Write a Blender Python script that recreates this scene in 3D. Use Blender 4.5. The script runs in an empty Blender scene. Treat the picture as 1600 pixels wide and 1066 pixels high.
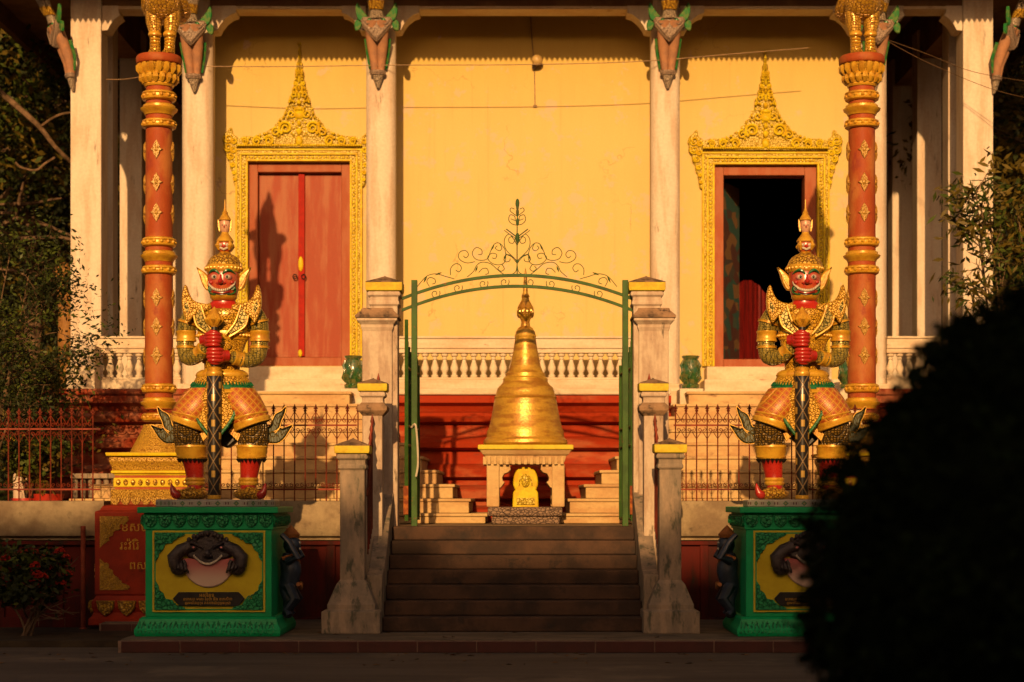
import bpy, bmesh, math, random
from mathutils import Vector, Matrix, noise as mn
random.seed(7)
R = math.radians
PI = math.pi
S = bpy.context.scene
COL = S.collection
H = 1.387; F = 2890.0; VX = 808.0; VY = 780.0

# ---------------------------------------------------------------- camera, sky, sun, exposure
cam = bpy.data.cameras.new('camera')
cam.sensor_width = 36; cam.lens = F / 1600 * 36
cam.shift_x = (800 - VX) / 1600; cam.shift_y = (VY - 533) / 1600
cam.clip_start = 0.1; cam.clip_end = 2000
cam.dof.use_dof = True; cam.dof.focus_distance = 17.7; cam.dof.aperture_fstop = 1.7
co = bpy.data.objects.new('camera', cam); COL.objects.link(co)
co.location = (0, 0, H); co.rotation_euler = (R(90), 0, 0)
S.camera = co
TZ = 0.324; TX = 0.069
L = Vector((TX, 1, -TZ)).normalized()
sun = bpy.data.lights.new('sun', 'SUN'); sun.energy = 3.95; sun.angle = R(0.53); sun.color = (1, .575, .235)
so = bpy.data.objects.new('sun', sun); COL.objects.link(so)
so.rotation_euler = L.to_track_quat('-Z', 'Y').to_euler()
W = bpy.data.worlds.new('World'); S.world = W; W.use_nodes = True
nt = W.node_tree; bg = nt.nodes['Background']
sky = nt.nodes.new('ShaderNodeTexSky'); sky.sky_type = 'NISHITA'; sky.sun_disc = False
sky.sun_elevation = math.asin(-L.z); sky.sun_rotation = math.atan2(-L.x, -L.y)
sky.dust_density = 4; sky.air_density = 1.0; sky.ozone_density = 1
tint = nt.nodes.new('ShaderNodeMix'); tint.data_type = 'RGBA'; tint.blend_type = 'MULTIPLY'
tint.inputs[0].default_value = 1; tint.inputs[7].default_value = (1, .68, .46, 1)   # warm white balance
nt.links.new(sky.outputs[0], tint.inputs[6]); nt.links.new(tint.outputs[2], bg.inputs[0])
bg.inputs[1].default_value = 0.08
S.view_settings.view_transform = 'Standard'; S.view_settings.look = 'None'
S.view_settings.exposure = 0.62; S.view_settings.gamma = 1

# ---------------------------------------------------------------- helpers
def P(px, py, Y): return Vector(((px - VX) * Y / F, Y, H + (VY - py) * Y / F))
def X(px, Y): return (px - VX) * Y / F
def Z(py, Y): return H + (VY - py) * Y / F

SPLIT = {'tile', 'grout', 'beam_moulding', 'corbel', 'basement', 'table_leg', 'spandrel', 'pilaster', 'window', 'side_wall', 'red_ledge', 'kilt_leg', 'shoulder_horn', 'arm_band', 'flame_wing', 'leg_band', 'calf_band', 'side_tail', 'gem', 'skirt', 'skirt_edge', 'gilt_ring', 'flange', 'diamond_ornament', 'wing', 'crown_ears', 'rafter', 'small_ears', 'relief_eye', 'side_column_face', 'pot', 'gilt_boss', 'lotus_boss', 'eye_rims', 'small_noses', 'chest_band', 'chest_ring', 'rust_plate'}
class MB:
    def __init__(s): s.v = []; s.f = []; s.m = []
    def add(s, v, f, mi=0):
        o = len(s.v); s.v += [tuple(a) for a in v]; s.f += [tuple(i + o for i in q) for q in f]; s.m += [mi] * len(f); return s
    def box(s, x0, x1, y0, y1, z0, z1, mi=0):
        v = [(x, y, z) for z in (z0, z1) for y in (y0, y1) for x in (x0, x1)]
        return s.add(v, [(0, 2, 3, 1), (4, 5, 7, 6), (0, 1, 5, 4), (2, 6, 7, 3), (0, 4, 6, 2), (1, 3, 7, 5)], mi)
    def frustum(s, c, a, b, z0, z1, mi=0):      # a, b = (hx, hy) bottom and top
        v = [(c[0] + sx * q[0], c[1] + sy * q[1], z) for z, q in ((z0, a), (z1, b)) for sy in (-1, 1) for sx in (-1, 1)]
        return s.add(v, [(0, 2, 3, 1), (4, 5, 7, 6), (0, 1, 5, 4), (2, 6, 7, 3), (0, 4, 6, 2), (1, 3, 7, 5)], mi)
    def lathe(s, c, prof, n=24, mi=0, square=False, sy=1.0, rot=0.0):
        if square: n = 4; rot = PI / 4
        k = math.sqrt(2) if square else 1
        v = []; f = []
        for r, z in prof:
            for i in range(n):
                a = 2 * PI * i / n + rot
                v.append((c[0] + r * k * math.cos(a), c[1] + sy * r * k * math.sin(a), c[2] + z if len(c) > 2 else z))
        for j in range(len(prof) - 1):
            for i in range(n):
                a = j * n + i; b = j * n + (i + 1) % n
                f.append((a, b, b + n, a + n))
        if prof[0][0] > 1e-5: f.append(tuple(reversed(range(n))))
        if prof[-1][0] > 1e-5: f.append(tuple((len(prof) - 1) * n + i for i in range(n)))
        return s.add(v, f, mi)
    def tube(s, pts, rad, n=8, mi=0, flat=1.0, up=None):
        pts = [Vector(p) for p in pts]
        if not hasattr(rad, '__len__'): rad = [rad] * len(pts)
        v = []; f = []; pn = None
        for i, p in enumerate(pts):
            t = (pts[min(i + 1, len(pts) - 1)] - pts[max(i - 1, 0)])
            if t.length < 1e-9: t = Vector((0, 0, 1))
            t.normalize()
            if pn is None:
                u = Vector(up) if up else (Vector((0, 1, 0)) if abs(t.y) < .9 else Vector((1, 0, 0)))
            else: u = pn
            u = u - t * u.dot(t)
            if u.length < 1e-6: u = Vector((1, 0, 0)) - t * t.x
            u.normalize(); pn = u; w = t.cross(u)
            for k in range(n):
                a = 2 * PI * k / n
                v.append(p + u * math.cos(a) * rad[i] * flat + w * math.sin(a) * rad[i])
        for j in range(len(pts) - 1):
            for k in range(n):
                a = j * n + k; b = j * n + (k + 1) % n
                f.append((a, b, b + n, a + n))
        f.append(tuple(reversed(range(n)))); f.append(tuple((len(pts) - 1) * n + k for k in range(n)))
        return s.add(v, f, mi)
    def ell(s, c, r, n=12, m=8, mi=0, rotm=None):
        if not hasattr(r, '__len__'): r = (r, r, r)
        v = []; f = []
        for j in range(m + 1):
            th = PI * j / m
            for i in range(n):
                a = 2 * PI * i / n
                q = Vector((r[0] * math.sin(th) * math.cos(a), r[1] * math.sin(th) * math.sin(a), -r[2] * math.cos(th)))
                if rotm: q = rotm @ q
                v.append(Vector(c) + q)
        for j in range(m):
            for i in range(n):
                a = j * n + i; b = j * n + (i + 1) % n
                f.append((a, b, b + n, a + n))
        return s.add(v, f, mi)
    def prism(s, poly, y0, y1, mi=0, bev=0.0):   # poly in (x,z); extruded along y. rounded front if bev
        n = len(poly)
        area = sum(poly[i][0] * poly[(i + 1) % n][1] - poly[(i + 1) % n][0] * poly[i][1] for i in range(n))
        if area < 0: poly = poly[::-1]
        if bev:
            cx = sum(p[0] for p in poly) / n; cz = sum(p[1] for p in poly) / n
            inn = []
            for i in range(n):
                a = Vector(poly[i - 1]); b = Vector(poly[i]); c = Vector(poly[(i + 1) % n])
                d1 = (b - a); d2 = (c - b)
                n1 = Vector((-d1.y, d1.x)); n2 = Vector((-d2.y, d2.x))
                if n1.length > 0: n1.normalize()
                if n2.length > 0: n2.normalize()
                nn = n1 + n2
                if nn.length < 1e-6: nn = n1
                nn.normalize()
                inn.append((b.x + nn.x * bev, b.y + nn.y * bev))
            v = [(p[0], y0 + bev, p[1]) for p in poly] + [(p[0], y1, p[1]) for p in poly] + [(p[0], y0, p[1]) for p in inn]
            f = [tuple(2 * n + i for i in range(n)), tuple(reversed([n + i for i in range(n)]))]
            f += [((i + 1) % n, i, n + i, n + (i + 1) % n) for i in range(n)]
            f += [(i, (i + 1) % n, 2 * n + (i + 1) % n, 2 * n + i) for i in range(n)]
            return s.add(v, f, mi)
        v = [(p[0], y0, p[1]) for p in poly] + [(p[0], y1, p[1]) for p in poly]
        f = [tuple(range(n)), tuple(reversed([n + i for i in range(n)]))] + [((i + 1) % n, i, n + i, n + (i + 1) % n) for i in range(n)]
        return s.add(v, f, mi)
    def xf(s, mat):
        s.v = [tuple(mat @ Vector(a)) for a in s.v]; return s
    def merge(s, o, mat=None, mi=None):
        v = [mat @ Vector(a) for a in o.v] if mat else o.v
        k = len(s.v); s.v += [tuple(a) for a in v]; s.f += [tuple(i + k for i in q) for q in o.f]
        s.m += [mi if mi is not None else a for a in o.m]; return s
    def parts(s):
        par = list(range(len(s.v)))
        def fd(a):
            while par[a] != a: par[a] = par[par[a]]; a = par[a]
            return a
        for q in s.f:
            r0 = fd(q[0])
            for i in q[1:]: par[fd(i)] = r0
        grp = {}
        for q, mi in zip(s.f, s.m): grp.setdefault(fd(q[0]), []).append((q, mi))
        out = []
        for g_ in grp.values():
            b = MB(); mp = {}
            for q, mi in g_:
                f_ = []
                for i in q:
                    if i not in mp: mp[i] = len(b.v); b.v.append(s.v[i])
                    f_.append(mp[i])
                b.f.append(tuple(f_)); b.m.append(mi)
            out.append(b)
        return out
    def build(s, name, mats, parent=None, smooth=True, ang=40, bev=0.0, world=False):
        if name in SPLIT:
            SPLIT.discard(name)
            r_ = [b.build(name, mats, parent, smooth, ang, bev, world) for b in s.parts()]
            SPLIT.add(name); return r_[0]
        if not isinstance(mats, (list, tuple)): mats = [mats]
        me = bpy.data.meshes.new(name)
        o = bpy.data.objects.new(name, me)
        off = Vector((0, 0, 0))
        if parent is not None and not world:
            p = parent
            while p is not None: off += p.location; p = p.parent
        me.from_pydata([(a[0] - off.x, a[1] - off.y, a[2] - off.z) for a in s.v], [], s.f)
        for m in mats: me.materials.append(m)
        me.polygons.foreach_set('material_index', s.m)
        if smooth:
            me.polygons.foreach_set('use_smooth', [True] * len(s.f)); me.set_sharp_from_angle(angle=R(ang))
        me.update()
        COL.objects.link(o)
        if parent is not None: o.parent = parent
        if bev:
            b = o.modifiers.new('bevel', 'BEVEL'); b.width = bev; b.segments = 2; b.limit_method = 'ANGLE'; b.angle_limit = R(50)
            b.harden_normals = False
        return o

def empty(name, loc=(0, 0, 0)):
    o = bpy.data.objects.new(name, None); COL.objects.link(o); o.location = loc; o.empty_display_size = .1; return o
def tag(o, label=None, cat=None, group=None, kind=None):
    if label: o['label'] = label
    if cat: o['category'] = cat
    if group: o['group'] = group
    if kind: o['kind'] = kind
    return o
def copy_tree(o, parent=None):
    c = o.copy(); COL.objects.link(c); c.parent = parent
    for ch in list(o.children): copy_tree(ch, c)
    return c
def spiral(cx, y, cz, r, a0, turns, sgn=1, n=None, rmin=.15):
    n = n or max(8, int(14 * turns)); o = []
    for i in range(n + 1):
        t = i / n; a = a0 + sgn * 2 * PI * turns * t; rr = r * (1 - (1 - rmin) * t)
        o.append((cx + rr * math.cos(a), y, cz + rr * math.sin(a)))
    return o
def smooth_path(pts, n=6):
    pts = [Vector(p) for p in pts]; out = []
    for i in range(len(pts) - 1):
        p0 = pts[max(i - 1, 0)]; p1 = pts[i]; p2 = pts[i + 1]; p3 = pts[min(i + 2, len(pts) - 1)]
        for k in range(n):
            t = k / n
            out.append(.5 * ((2 * p1) + (p2 - p0) * t + (2 * p0 - 5 * p1 + 4 * p2 - p3) * t * t + (3 * p1 - p0 - 3 * p2 + p3) * t ** 3))
    out.append(pts[-1]); return out
def sm2(pts, n=5, closed=False):
    q = [(p[0], 0, p[1]) for p in pts]
    if closed: q.append(q[0])
    r = smooth_path(q, n)
    if closed: r = r[:-1]
    return [(a.x, a.z) for a in r]

# ---------------------------------------------------------------- materials
class NT:
    def __init__(s, m): s.t = m.node_tree; s.b = s.t.nodes['Principled BSDF']
    def n(s, typ, **k):
        x = s.t.nodes.new(typ)
        for a, b in k.items(): setattr(x, a, b)
        return x
    def l(s, a, b): s.t.links.new(a, b)
    def math(s, op, a, b=None, c=None):
        x = s.n('ShaderNodeMath', operation=op)
        for i, q in enumerate((a, b, c)):
            if q is None: continue
            if isinstance(q, (int, float)): x.inputs[i].default_value = q
            else: s.l(q, x.inputs[i])
        return x.outputs[0]
    def mix(s, f, a, b, blend='MIX'):
        x = s.n('ShaderNodeMix', data_type='RGBA', blend_type=blend)
        for i, q in ((0, f), (6, a), (7, b)):
            if isinstance(q, (int, float)): x.inputs[i].default_value = q
            elif isinstance(q, tuple): x.inputs[i].default_value = (*q[:3], 1)
            else: s.l(q, x.inputs[i])
        return x.outputs[2]
    def noise(s, vec, scale, detail=5, rough=.55):
        x = s.n('ShaderNodeTexNoise'); x.inputs['Scale'].default_value = scale; x.inputs['Detail'].default_value = detail
        x.inputs['Roughness'].default_value = rough; s.l(vec, x.inputs['Vector']); return x.outputs[0]
    def ramp(s, f, a, b):
        x = s.n('ShaderNodeMapRange'); x.interpolation_type = 'SMOOTHSTEP'; s.l(f, x.inputs[0])
        x.inputs[1].default_value = a; x.inputs[2].default_value = b; return x.outputs[0]
    def bump(s, h, st, dist=.01):
        x = s.n('ShaderNodeBump'); x.inputs['Strength'].default_value = st; x.inputs['Distance'].default_value = dist
        s.l(h, x.inputs['Height']); s.l(x.outputs[0], s.b.inputs['Normal'])
DK = .60      # camera is exposed bright; surfaces keep ordinary real-world albedos
def dk(c): return tuple(x * DK for x in c) if c else c
def new(name, rough=.6, metal=0, spec=.5, coat=0):
    m = bpy.data.materials.new(name); m.use_nodes = True; t = NT(m)
    t.b.inputs['Roughness'].default_value = rough; t.b.inputs['Metallic'].default_value = metal
    t.b.inputs['Specular IOR Level'].default_value = spec
    t.b.inputs['Coat Weight'].default_value = coat; t.b.inputs['Coat Roughness'].default_value = .15
    t.co = t.n('ShaderNodeTexCoord').outputs['Object']
    return m, t
def stretched(t, sc):
    mp = t.n('ShaderNodeMapping'); mp.inputs['Scale'].default_value = sc; t.l(t.co, mp.inputs['Vector']); return mp.outputs[0]
def paint(name, c1, c2=None, scale=4, rng=(.45, .62), rough=.6, metal=0, bump=.25, bscale=45, st=(1, 1, 1), coat=0, fine=.22, spec=.5, dist=.006, c3=None, s3=14, r3=(.6, .68)):
    c1, c2, c3 = dk(c1), dk(c2), dk(c3)
    if rough >= .45 and spec == .5: spec = .12
    m, t = new(name, rough, metal, spec, coat)
    vec = stretched(t, st) if st != (1, 1, 1) else t.co
    c2 = c2 or tuple(x * .7 for x in c1)
    col = t.mix(t.ramp(t.noise(vec, scale, 7, .6), *rng), c1, c2)
    if c3: col = t.mix(t.ramp(t.noise(vec, s3, 8, .65), *r3), col, c3)
    f = t.noise(t.co, bscale, 4, .6)
    g = t.math('MULTIPLY_ADD', f, fine * 2, 1 - fine)
    cb = t.n('ShaderNodeCombineColor'); [t.l(g, cb.inputs[i]) for i in range(3)]
    col = t.mix(1.0, col, cb.outputs[0], 'MULTIPLY')
    t.l(col, t.b.inputs['Base Color'])
    rr = t.math('MULTIPLY_ADD', f, .3, rough - .15); t.l(rr, t.b.inputs['Roughness'])
    if bump: t.bump(f, bump, dist)
    return m
def carved(name, c1, c2, scale=45, rough=.35, metal=.3, bump=.9, st=(1, 1, 1), coat=0, rnd=1.0, dist=.012, gw=.11):
    """chased ornament: raised cells, c2 in the grooves"""
    c1, c2 = dk(c1), dk(c2)
    m, t = new(name, rough, metal, .5, coat)
    vec = stretched(t, st) if st != (1, 1, 1) else t.co
    vo = t.n('ShaderNodeTexVoronoi', feature='DISTANCE_TO_EDGE'); vo.inputs['Scale'].default_value = scale
    vo.inputs['Randomness'].default_value = rnd
    t.l(vec, vo.inputs['Vector'])
    e = t.ramp(vo.outputs['Distance'], .0, gw)
    n = t.noise(t.co, scale * .35, 3)
    col = t.mix(e, c2, c1); col = t.mix(t.math('MULTIPLY', n, .35), col, tuple(x * .6 for x in c1))
    t.l(col, t.b.inputs['Base Color']); t.bump(e, bump, dist)
    return m
def lattice(name, c1, c2, k=12, kz=None, wid=.16, rough=.35, metal=.3, c3=None, bump=.8, x0=0, yk=0):
    """diamond lattice on object x/z"""
    c1, c2, c3 = dk(c1), dk(c2), dk(c3)
    m, t = new(name, rough, metal); kz = kz or k
    sp = t.n('ShaderNodeSeparateXYZ'); t.l(t.co, sp.inputs[0]); x, y, z = sp.outputs
    x = t.math('ADD', t.math('SUBTRACT', x, x0), t.math('MULTIPLY', y, yk))
    a = t.math('MULTIPLY', x, k); b = t.math('MULTIPLY', z, kz)
    u = t.math('ABSOLUTE', t.math('SUBTRACT', t.math('FRACT', t.math('ADD', a, b)), .5))
    v = t.math('ABSOLUTE', t.math('SUBTRACT', t.math('FRACT', t.math('SUBTRACT', a, b)), .5))
    e = t.ramp(t.math('MINIMUM', u, v), wid * .5, wid)
    cc = t.ramp(t.math('MAXIMUM', u, v), .32, .42)
    col = t.mix(e, c2, c1)
    if c3: col = t.mix(t.math('MULTIPLY', t.math('SUBTRACT', 1, t.ramp(t.math('ADD', t.math('SUBTRACT', .5, u), t.math('SUBTRACT', .5, v)), .22, .3)), 1), col, c3)
    t.l(col, t.b.inputs['Base Color']); t.bump(e, bump, .008)
    return m
# ---------------------------------------------------------------- material library
white = paint('cream_limewash', (.87, .75, .59), (.76, .59, .43), 2.2, (.42, .62), .75, st=(3, 3, .5), c3=(.26, .19, .13), s3=3.5, r3=(.60, .74), bump=.35, bscale=30)
whiteclean = paint('cream_plaster', (.86, .73, .52), (.77, .57, .37), 3, (.4, .65), .75, c3=(.36, .20, .13), s3=5, r3=(.62, .72), st=(.6, 1, 2), bscale=30)
coping_m = paint('weathered_coping', (.44, .34, .20), (.28, .20, .12), 3, (.4, .62), .85, c3=(.12, .09, .06), s3=7, r3=(.55, .75), bump=.6, bscale=26)
greyp = paint('weathered_pillar', (.46, .34, .235), (.29, .23, .17), 3.2, (.35, .6), .85, st=(2.5, 2.5, .7), c3=(.12, .12, .085), s3=4.5, r3=(.52, .66), bump=.5, bscale=30)
pinkp = paint('worn_cream_pillar', (.72, .58, .43), (.54, .39, .28), 3.2, (.4, .6), .8, st=(2.5, 2.5, .6), c3=(.20, .16, .11), s3=5, r3=(.58, .7), bump=.45, bscale=30)
caproof = paint('pillar_cap_grime', (.42, .26, .15), (.20, .13, .08), 6, (.4, .6), .9, bump=.6, c3=(.07, .05, .04), s3=12, r3=(.55, .68))
capyel = paint('yellow_cap_paint', (.82, .66, .05), (.72, .50, .04), 8, (.45, .65), .55, bump=.2)
ochre_m, t = new('ochre_plaster', .8)
sp = t.n('ShaderNodeSeparateXYZ'); t.l(t.co, sp.inputs[0])
big = t.noise(stretched(t, (1, 1, 1.2)), .9, 4, .6)
low = t.ramp(sp.outputs[2], 5.9, 3.4)
pk = t.math('ADD', t.noise(t.co, 3.2, 9, .72), t.math('MULTIPLY', low, .11))
pk = t.math('ADD', pk, t.math('MULTIPLY', t.math('SUBTRACT', big, .5), .25))
peel = t.ramp(pk, .655, .70)
base = t.mix(t.ramp(t.noise(stretched(t, (1.4, 1, .5)), 2.5, 6), .35, .7), (.50, .345, .060), (.47, .315, .050))
base = t.mix(t.math('MULTIPLY', low, .6), base, (.515, .405, .20))
col = t.mix(t.math('MULTIPLY', peel, .75), base, (.50, .36, .24))
fn = t.noise(t.co, 60, 5, .6); cb = t.n('ShaderNodeCombineColor'); g = t.math('MULTIPLY_ADD', fn, .2, .9)
[t.l(g, cb.inputs[i]) for i in range(3)]
col = t.mix(1.0, col, cb.outputs[0], 'MULTIPLY')
drip = t.math('MULTIPLY', t.ramp(t.noise(stretched(t, (7, 1, .22)), 2.0, 6, .6), .56, .78), .22)
col = t.mix(drip, col, (.30, .17, .06))
vc = t.n('ShaderNodeTexVoronoi', feature='DISTANCE_TO_EDGE'); vc.inputs['Scale'].default_value = .55
wv = t.n('ShaderNodeVectorMath', operation='ADD'); t.l(t.co, wv.inputs[0]); nz = t.n('ShaderNodeTexNoise'); nz.inputs['Scale'].default_value = 2.5; nz.inputs['Detail'].default_value = 6; t.l(t.co, nz.inputs['Vector']); t.l(nz.outputs['Color'], wv.inputs[1]); t.l(wv.outputs[0], vc.inputs['Vector'])
crk = t.math('MULTIPLY', t.ramp(vc.outputs['Distance'], .006, .001), t.ramp(big, .5, .62))
col = t.mix(t.math('MULTIPLY', crk, .45), col, (.16, .09, .04))
t.l(col, t.b.inputs['Base Color']); t.b.inputs['Specular IOR Level'].default_value = .12; t.bump(t.noise(t.co, 14, 8, .7), .35, .01)
eave_m = paint('dark_eave', (.30, .16, .07), (.22, .11, .05), 3, (.4, .6), .8)
ceil_m = paint('veranda_ceiling', (.42, .24, .10), None, 3, (.4, .6), .9)
redbase = paint('red_basement', (.42, .040, .007), (.50, .13, .05), 2.5, (.48, .68), .75, c3=(.30, .05, .02), s3=6, r3=(.56, .7), st=(.5, 1, 1.6), bump=.5, bscale=20)
redold = paint('worn_red_moulding', (.32, .040, .010), (.46, .16, .08), 4, (.42, .62), .8, c3=(.20, .04, .02), s3=7, r3=(.52, .66), bump=.6, bscale=18)
reddark = paint('dark_red_wall', (.115, .012, .008), (.055, .012, .009), 2.5, (.4, .6), .75, c3=(.03, .02, .015), s3=5, r3=(.55, .7), st=(2, 2, .5))
pinkwood = paint('faded_red_frame', (.46, .155, .075), (.42, .11, .045), 3.5, (.4, .6), .6, st=(2, 2, .7), fine=.12)
redwood = paint('red_door_leaf', (.39, .070, .028), (.45, .150, .070), 2.5, (.4, .66), .5, st=(4, 4, .6), fine=.14)
redbar = paint('bright_red_bar', (.46, .018, .006), (.38, .016, .006), 8, (.4, .6), .65)
yel = carved('yellow_ornament', (.84, .62, .02), (.54, .27, .01), 34, .5, 0, .9)
yelp = paint('yellow_gilt_moulding', (.86, .66, .018), (.74, .48, .015), 9, (.42, .62), .46, metal=.0, bump=.3, fine=.16)
gold = paint('gold_paint', (.84, .47, .035), (.62, .28, .02), 9, (.42, .68), .32, metal=.2, bump=.25, fine=.14)
goldc = carved('chased_gold', (.86, .50, .05), (.38, .13, .012), 32, .30, .2, 1.0, dist=.02, gw=.14)
goldb = carved('base_chased_gold', (.84, .48, .045), (.46, .16, .015), 60, .34, .15, .9, dist=.012, gw=.10, st=(1, 1, .7))
goldd = carved('worn_gilt_relief', (.74, .42, .05), (.46, .14, .03), 75, .36, .1, .8, dist=.008, gw=.10)
ochs = paint('ochre_sculpture', (.36, .18, .05), (.24, .11, .03), 5)
goldf = carved('fine_chased_gold', (.90, .50, .035), (.42, .16, .012), 42, .26, .15, .9, dist=.014, gw=.12)
stgold = paint('stupa_gold', (.80, .46, .05), (.56, .26, .03), 4, (.42, .60), .36, metal=.35, bump=.5, bscale=38, st=(.9, .9, 4), fine=.3, c3=(.46, .22, .03), s3=6, r3=(.62, .76))
feather = carved('bird_feather_gold', (.80, .44, .04), (.36, .13, .01), 24, .30, .25, 1.0, st=(1, 1, 1.6), rnd=.5)
redcol = paint('red_column_paint', (.42, .080, .020), (.53, .19, .05), 3.2, (.42, .66), .55, st=(1, 1, .55), c3=(.34, .06, .03), s3=6, r3=(.56, .7), fine=.14, bump=.3)
skinred = paint('glossy_red_enamel', (.52, .028, .014), (.42, .018, .010), 6, (.4, .6), .30, coat=.15, bump=.05, fine=.06)
facered = paint('orange_red_face', (.56, .13, .035), (.50, .05, .02), 12, (.4, .6), .28, coat=.3, bump=.05, fine=.08)
scale_g = carved('green_gold_scale', (.50, .37, .06), (.03, .055, .025), 30, .28, .2, 1.0, st=(1, 1, 2.0), rnd=.35)
scale_k = carved('black_gold_scale', (.38, .22, .035), (.010, .010, .008), 34, .3, .2, 1.0, st=(1, 1, 1.3), rnd=.3, gw=.26)
kilt = lattice('orange_lattice_cloth', (.60, .19, .018), (.76, .36, .035), 13, 13, .13, .42, .05, c3=(.42, .07, .015), bump=1.0, yk=.3)
club = lattice('black_diamond_club', (.018, .014, .012), (.24, .15, .06), 7.4, 4.2, .06, .3, .1, c3=(.50, .30, .05), x0=-.0244)
inlay = carved('green_inlay', (.42, .32, .06), (.04, .07, .03), 34, .32, .3, .9)
wingm = carved('dark_green_feather', (.05, .07, .035), (.30, .19, .03), 22, .4, .15, .8, st=(2.4, 1, .7))
greeng = paint('green_gem', (.012, .19, .045), (.008, .12, .035), 20, (.4, .6), .25, coat=.3)
diered = paint('plinth_red', (.40, .040, .014), (.30, .03, .012), 3, (.4, .62), .6, c3=(.16, .02, .012), s3=7, r3=(.6, .7))
whit = paint('white_enamel', (.74, .66, .50), (.66, .54, .40), 10, (.4, .6), .4)
blk = paint('black_enamel', (.012, .010, .010), (.02, .016, .014), 8, (.4, .6), .35)
pinkm = paint('pink_ring', (.75, .25, .22), None, 10, (.4, .6), .3)
pedg = paint('pedestal_green', (.0, .46, .15), (.0, .38, .12), 3, (.4, .65), .5, coat=0, spec=.25, bump=.2, fine=.1)
pedc = carved('pedestal_green_relief', (.003, .40, .12), (.002, .20, .06), 28, .55, 0, 1.0)
pedy = paint('pedestal_yellow', (.76, .60, .03), (.66, .50, .025), 3, (.4, .6), .55, fine=.08, bump=.1)
darkrel = paint('black_relief', (.035, .022, .026), (.055, .035, .03), 9, (.4, .6), .42, metal=.1, bump=.9, bscale=50, dist=.012)
moonm, t = new('moon_pearl', .45)
sp = t.n('ShaderNodeSeparateXYZ'); t.l(t.co, sp.inputs[0])
t.l(t.mix(t.ramp(sp.outputs[2], .50, .70), (.46, .33, .25), (.36, .09, .09)), t.b.inputs['Base Color'])
platem, t = new('tiled_plate_edge', .5)
sp = t.n('ShaderNodeSeparateXYZ'); t.l(t.co, sp.inputs[0])
an = t.math('ARCTAN2', sp.outputs[0], t.math('MULTIPLY', sp.outputs[1], -1))
fr = t.math('ABSOLUTE', t.math('SUBTRACT', t.math('FRACT', t.math('MULTIPLY', an, 3.3)), .5))
zz = t.math('ABSOLUTE', t.math('SUBTRACT', sp.outputs[2], .032))
dm = t.math('ADD', t.math('MULTIPLY', fr, .16), zz)
d1 = t.ramp(dm, .028, .022); d2 = t.ramp(dm, .011, .007)
fr2 = t.math('ABSOLUTE', t.math('SUBTRACT', t.math('FRACT', t.math('MULTIPLY', an, 23.1)), .5))
dots = t.math('MULTIPLY', t.ramp(fr2, .3, .22), t.math('MULTIPLY', t.ramp(zz, .014, .01), t.ramp(fr, .3, .33)))
c = t.mix(d1, (.26, .24, .20), (.04, .10, .04)); c = t.mix(d2, c, (.24, .18, .07)); c = t.mix(dots, c, (.07, .02, .015))
t.l(c, t.b.inputs['Base Color'])
iron = paint('dark_red_iron', (.13, .025, .014), (.30, .05, .022), 3, (.42, .6), .5, metal=.1, bump=.2)
gateg = paint('gate_green', (.065, .15, .03), (.045, .105, .022), 6, (.4, .6), .5, c3=(.26, .09, .03), s3=16, r3=(.63, .7), bump=.25)
gateg2 = paint('gate_green_dark', (.045, .11, .03), (.08, .09, .03), 8, (.5, .65), .55, bump=.3)
rust = paint('rusty_orange_iron', (.52, .16, .03), (.25, .06, .02), 14, (.4, .6), .7, bump=.5)
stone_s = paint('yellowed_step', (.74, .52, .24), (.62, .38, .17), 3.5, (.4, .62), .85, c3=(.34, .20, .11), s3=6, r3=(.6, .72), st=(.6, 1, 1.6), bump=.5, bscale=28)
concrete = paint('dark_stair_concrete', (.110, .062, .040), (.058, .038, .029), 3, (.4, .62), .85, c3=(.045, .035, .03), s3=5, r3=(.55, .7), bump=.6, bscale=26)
rubble = carved('pebble_base', (.34, .22, .14), (.10, .06, .045), 22, .85, 0, 1.0, st=(1, 1, 1.6))
terr = paint('terrace_floor', (.40, .27, .15), (.26, .18, .10), 2, (.4, .6), .9, bump=.4)
asph, t = new('asphalt', .85, 0, .2)
c = t.mix(t.ramp(t.noise(stretched(t, (.35, 2.2, 1)), 1.1, 7, .65), .35, .7), (.090, .070, .055), (.055, .043, .034))
c = t.mix(t.ramp(t.noise(t.co, .55, 6, .7), .52, .66), c, (.13, .10, .072))
f = t.noise(t.co, 90, 6, .7); cb = t.n('ShaderNodeCombineColor'); g = t.math('MULTIPLY_ADD', f, .9, .55); [t.l(g, cb.inputs[i]) for i in range(3)]
t.l(t.mix(1.0, c, cb.outputs[0], 'MULTIPLY'), t.b.inputs['Base Color']); t.bump(f, .7, .01)
plin = paint('plinth_top_concrete', (.21, .165, .12), (.13, .105, .08), 2.2, (.4, .62), .85, c3=(.09, .07, .05), s3=5, r3=(.56, .7), bump=.5, bscale=30, st=(1, 2, 1))
tile = paint('maroon_tile', (.085, .018, .014), (.065, .016, .013), 5, (.4, .6), .35, bump=.1)
grout = paint('grout', (.30, .20, .15), None, 9, (.4, .6), .9)
soil = paint('garden_soil', (.05, .036, .025), (.075, .055, .035), 3, (.4, .6), .95, bump=.8)
glaze = paint('green_glaze', (.03, .12, .03), (.16, .17, .05), 16, (.42, .6), .12, coat=.8, bump=.4, bscale=40)
skirtm = paint('peach_skirt', (.54, .27, .14), (.42, .22, .13), 8, (.4, .6), .6, bump=.2)
greyc = carved('grey_carved_garment', (.44, .31, .22), (.20, .13, .10), 40, .6, 0, .8)
gwing = paint('bright_green_wing', (.02, .20, .045), (.12, .22, .05), 22, (.45, .6), .55, bump=.6, bscale=70)
tailm = paint('striped_tail', (.42, .38, .26), (.10, .20, .10), 30, (.45, .55), .5, st=(.2, .2, 1.4))
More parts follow.
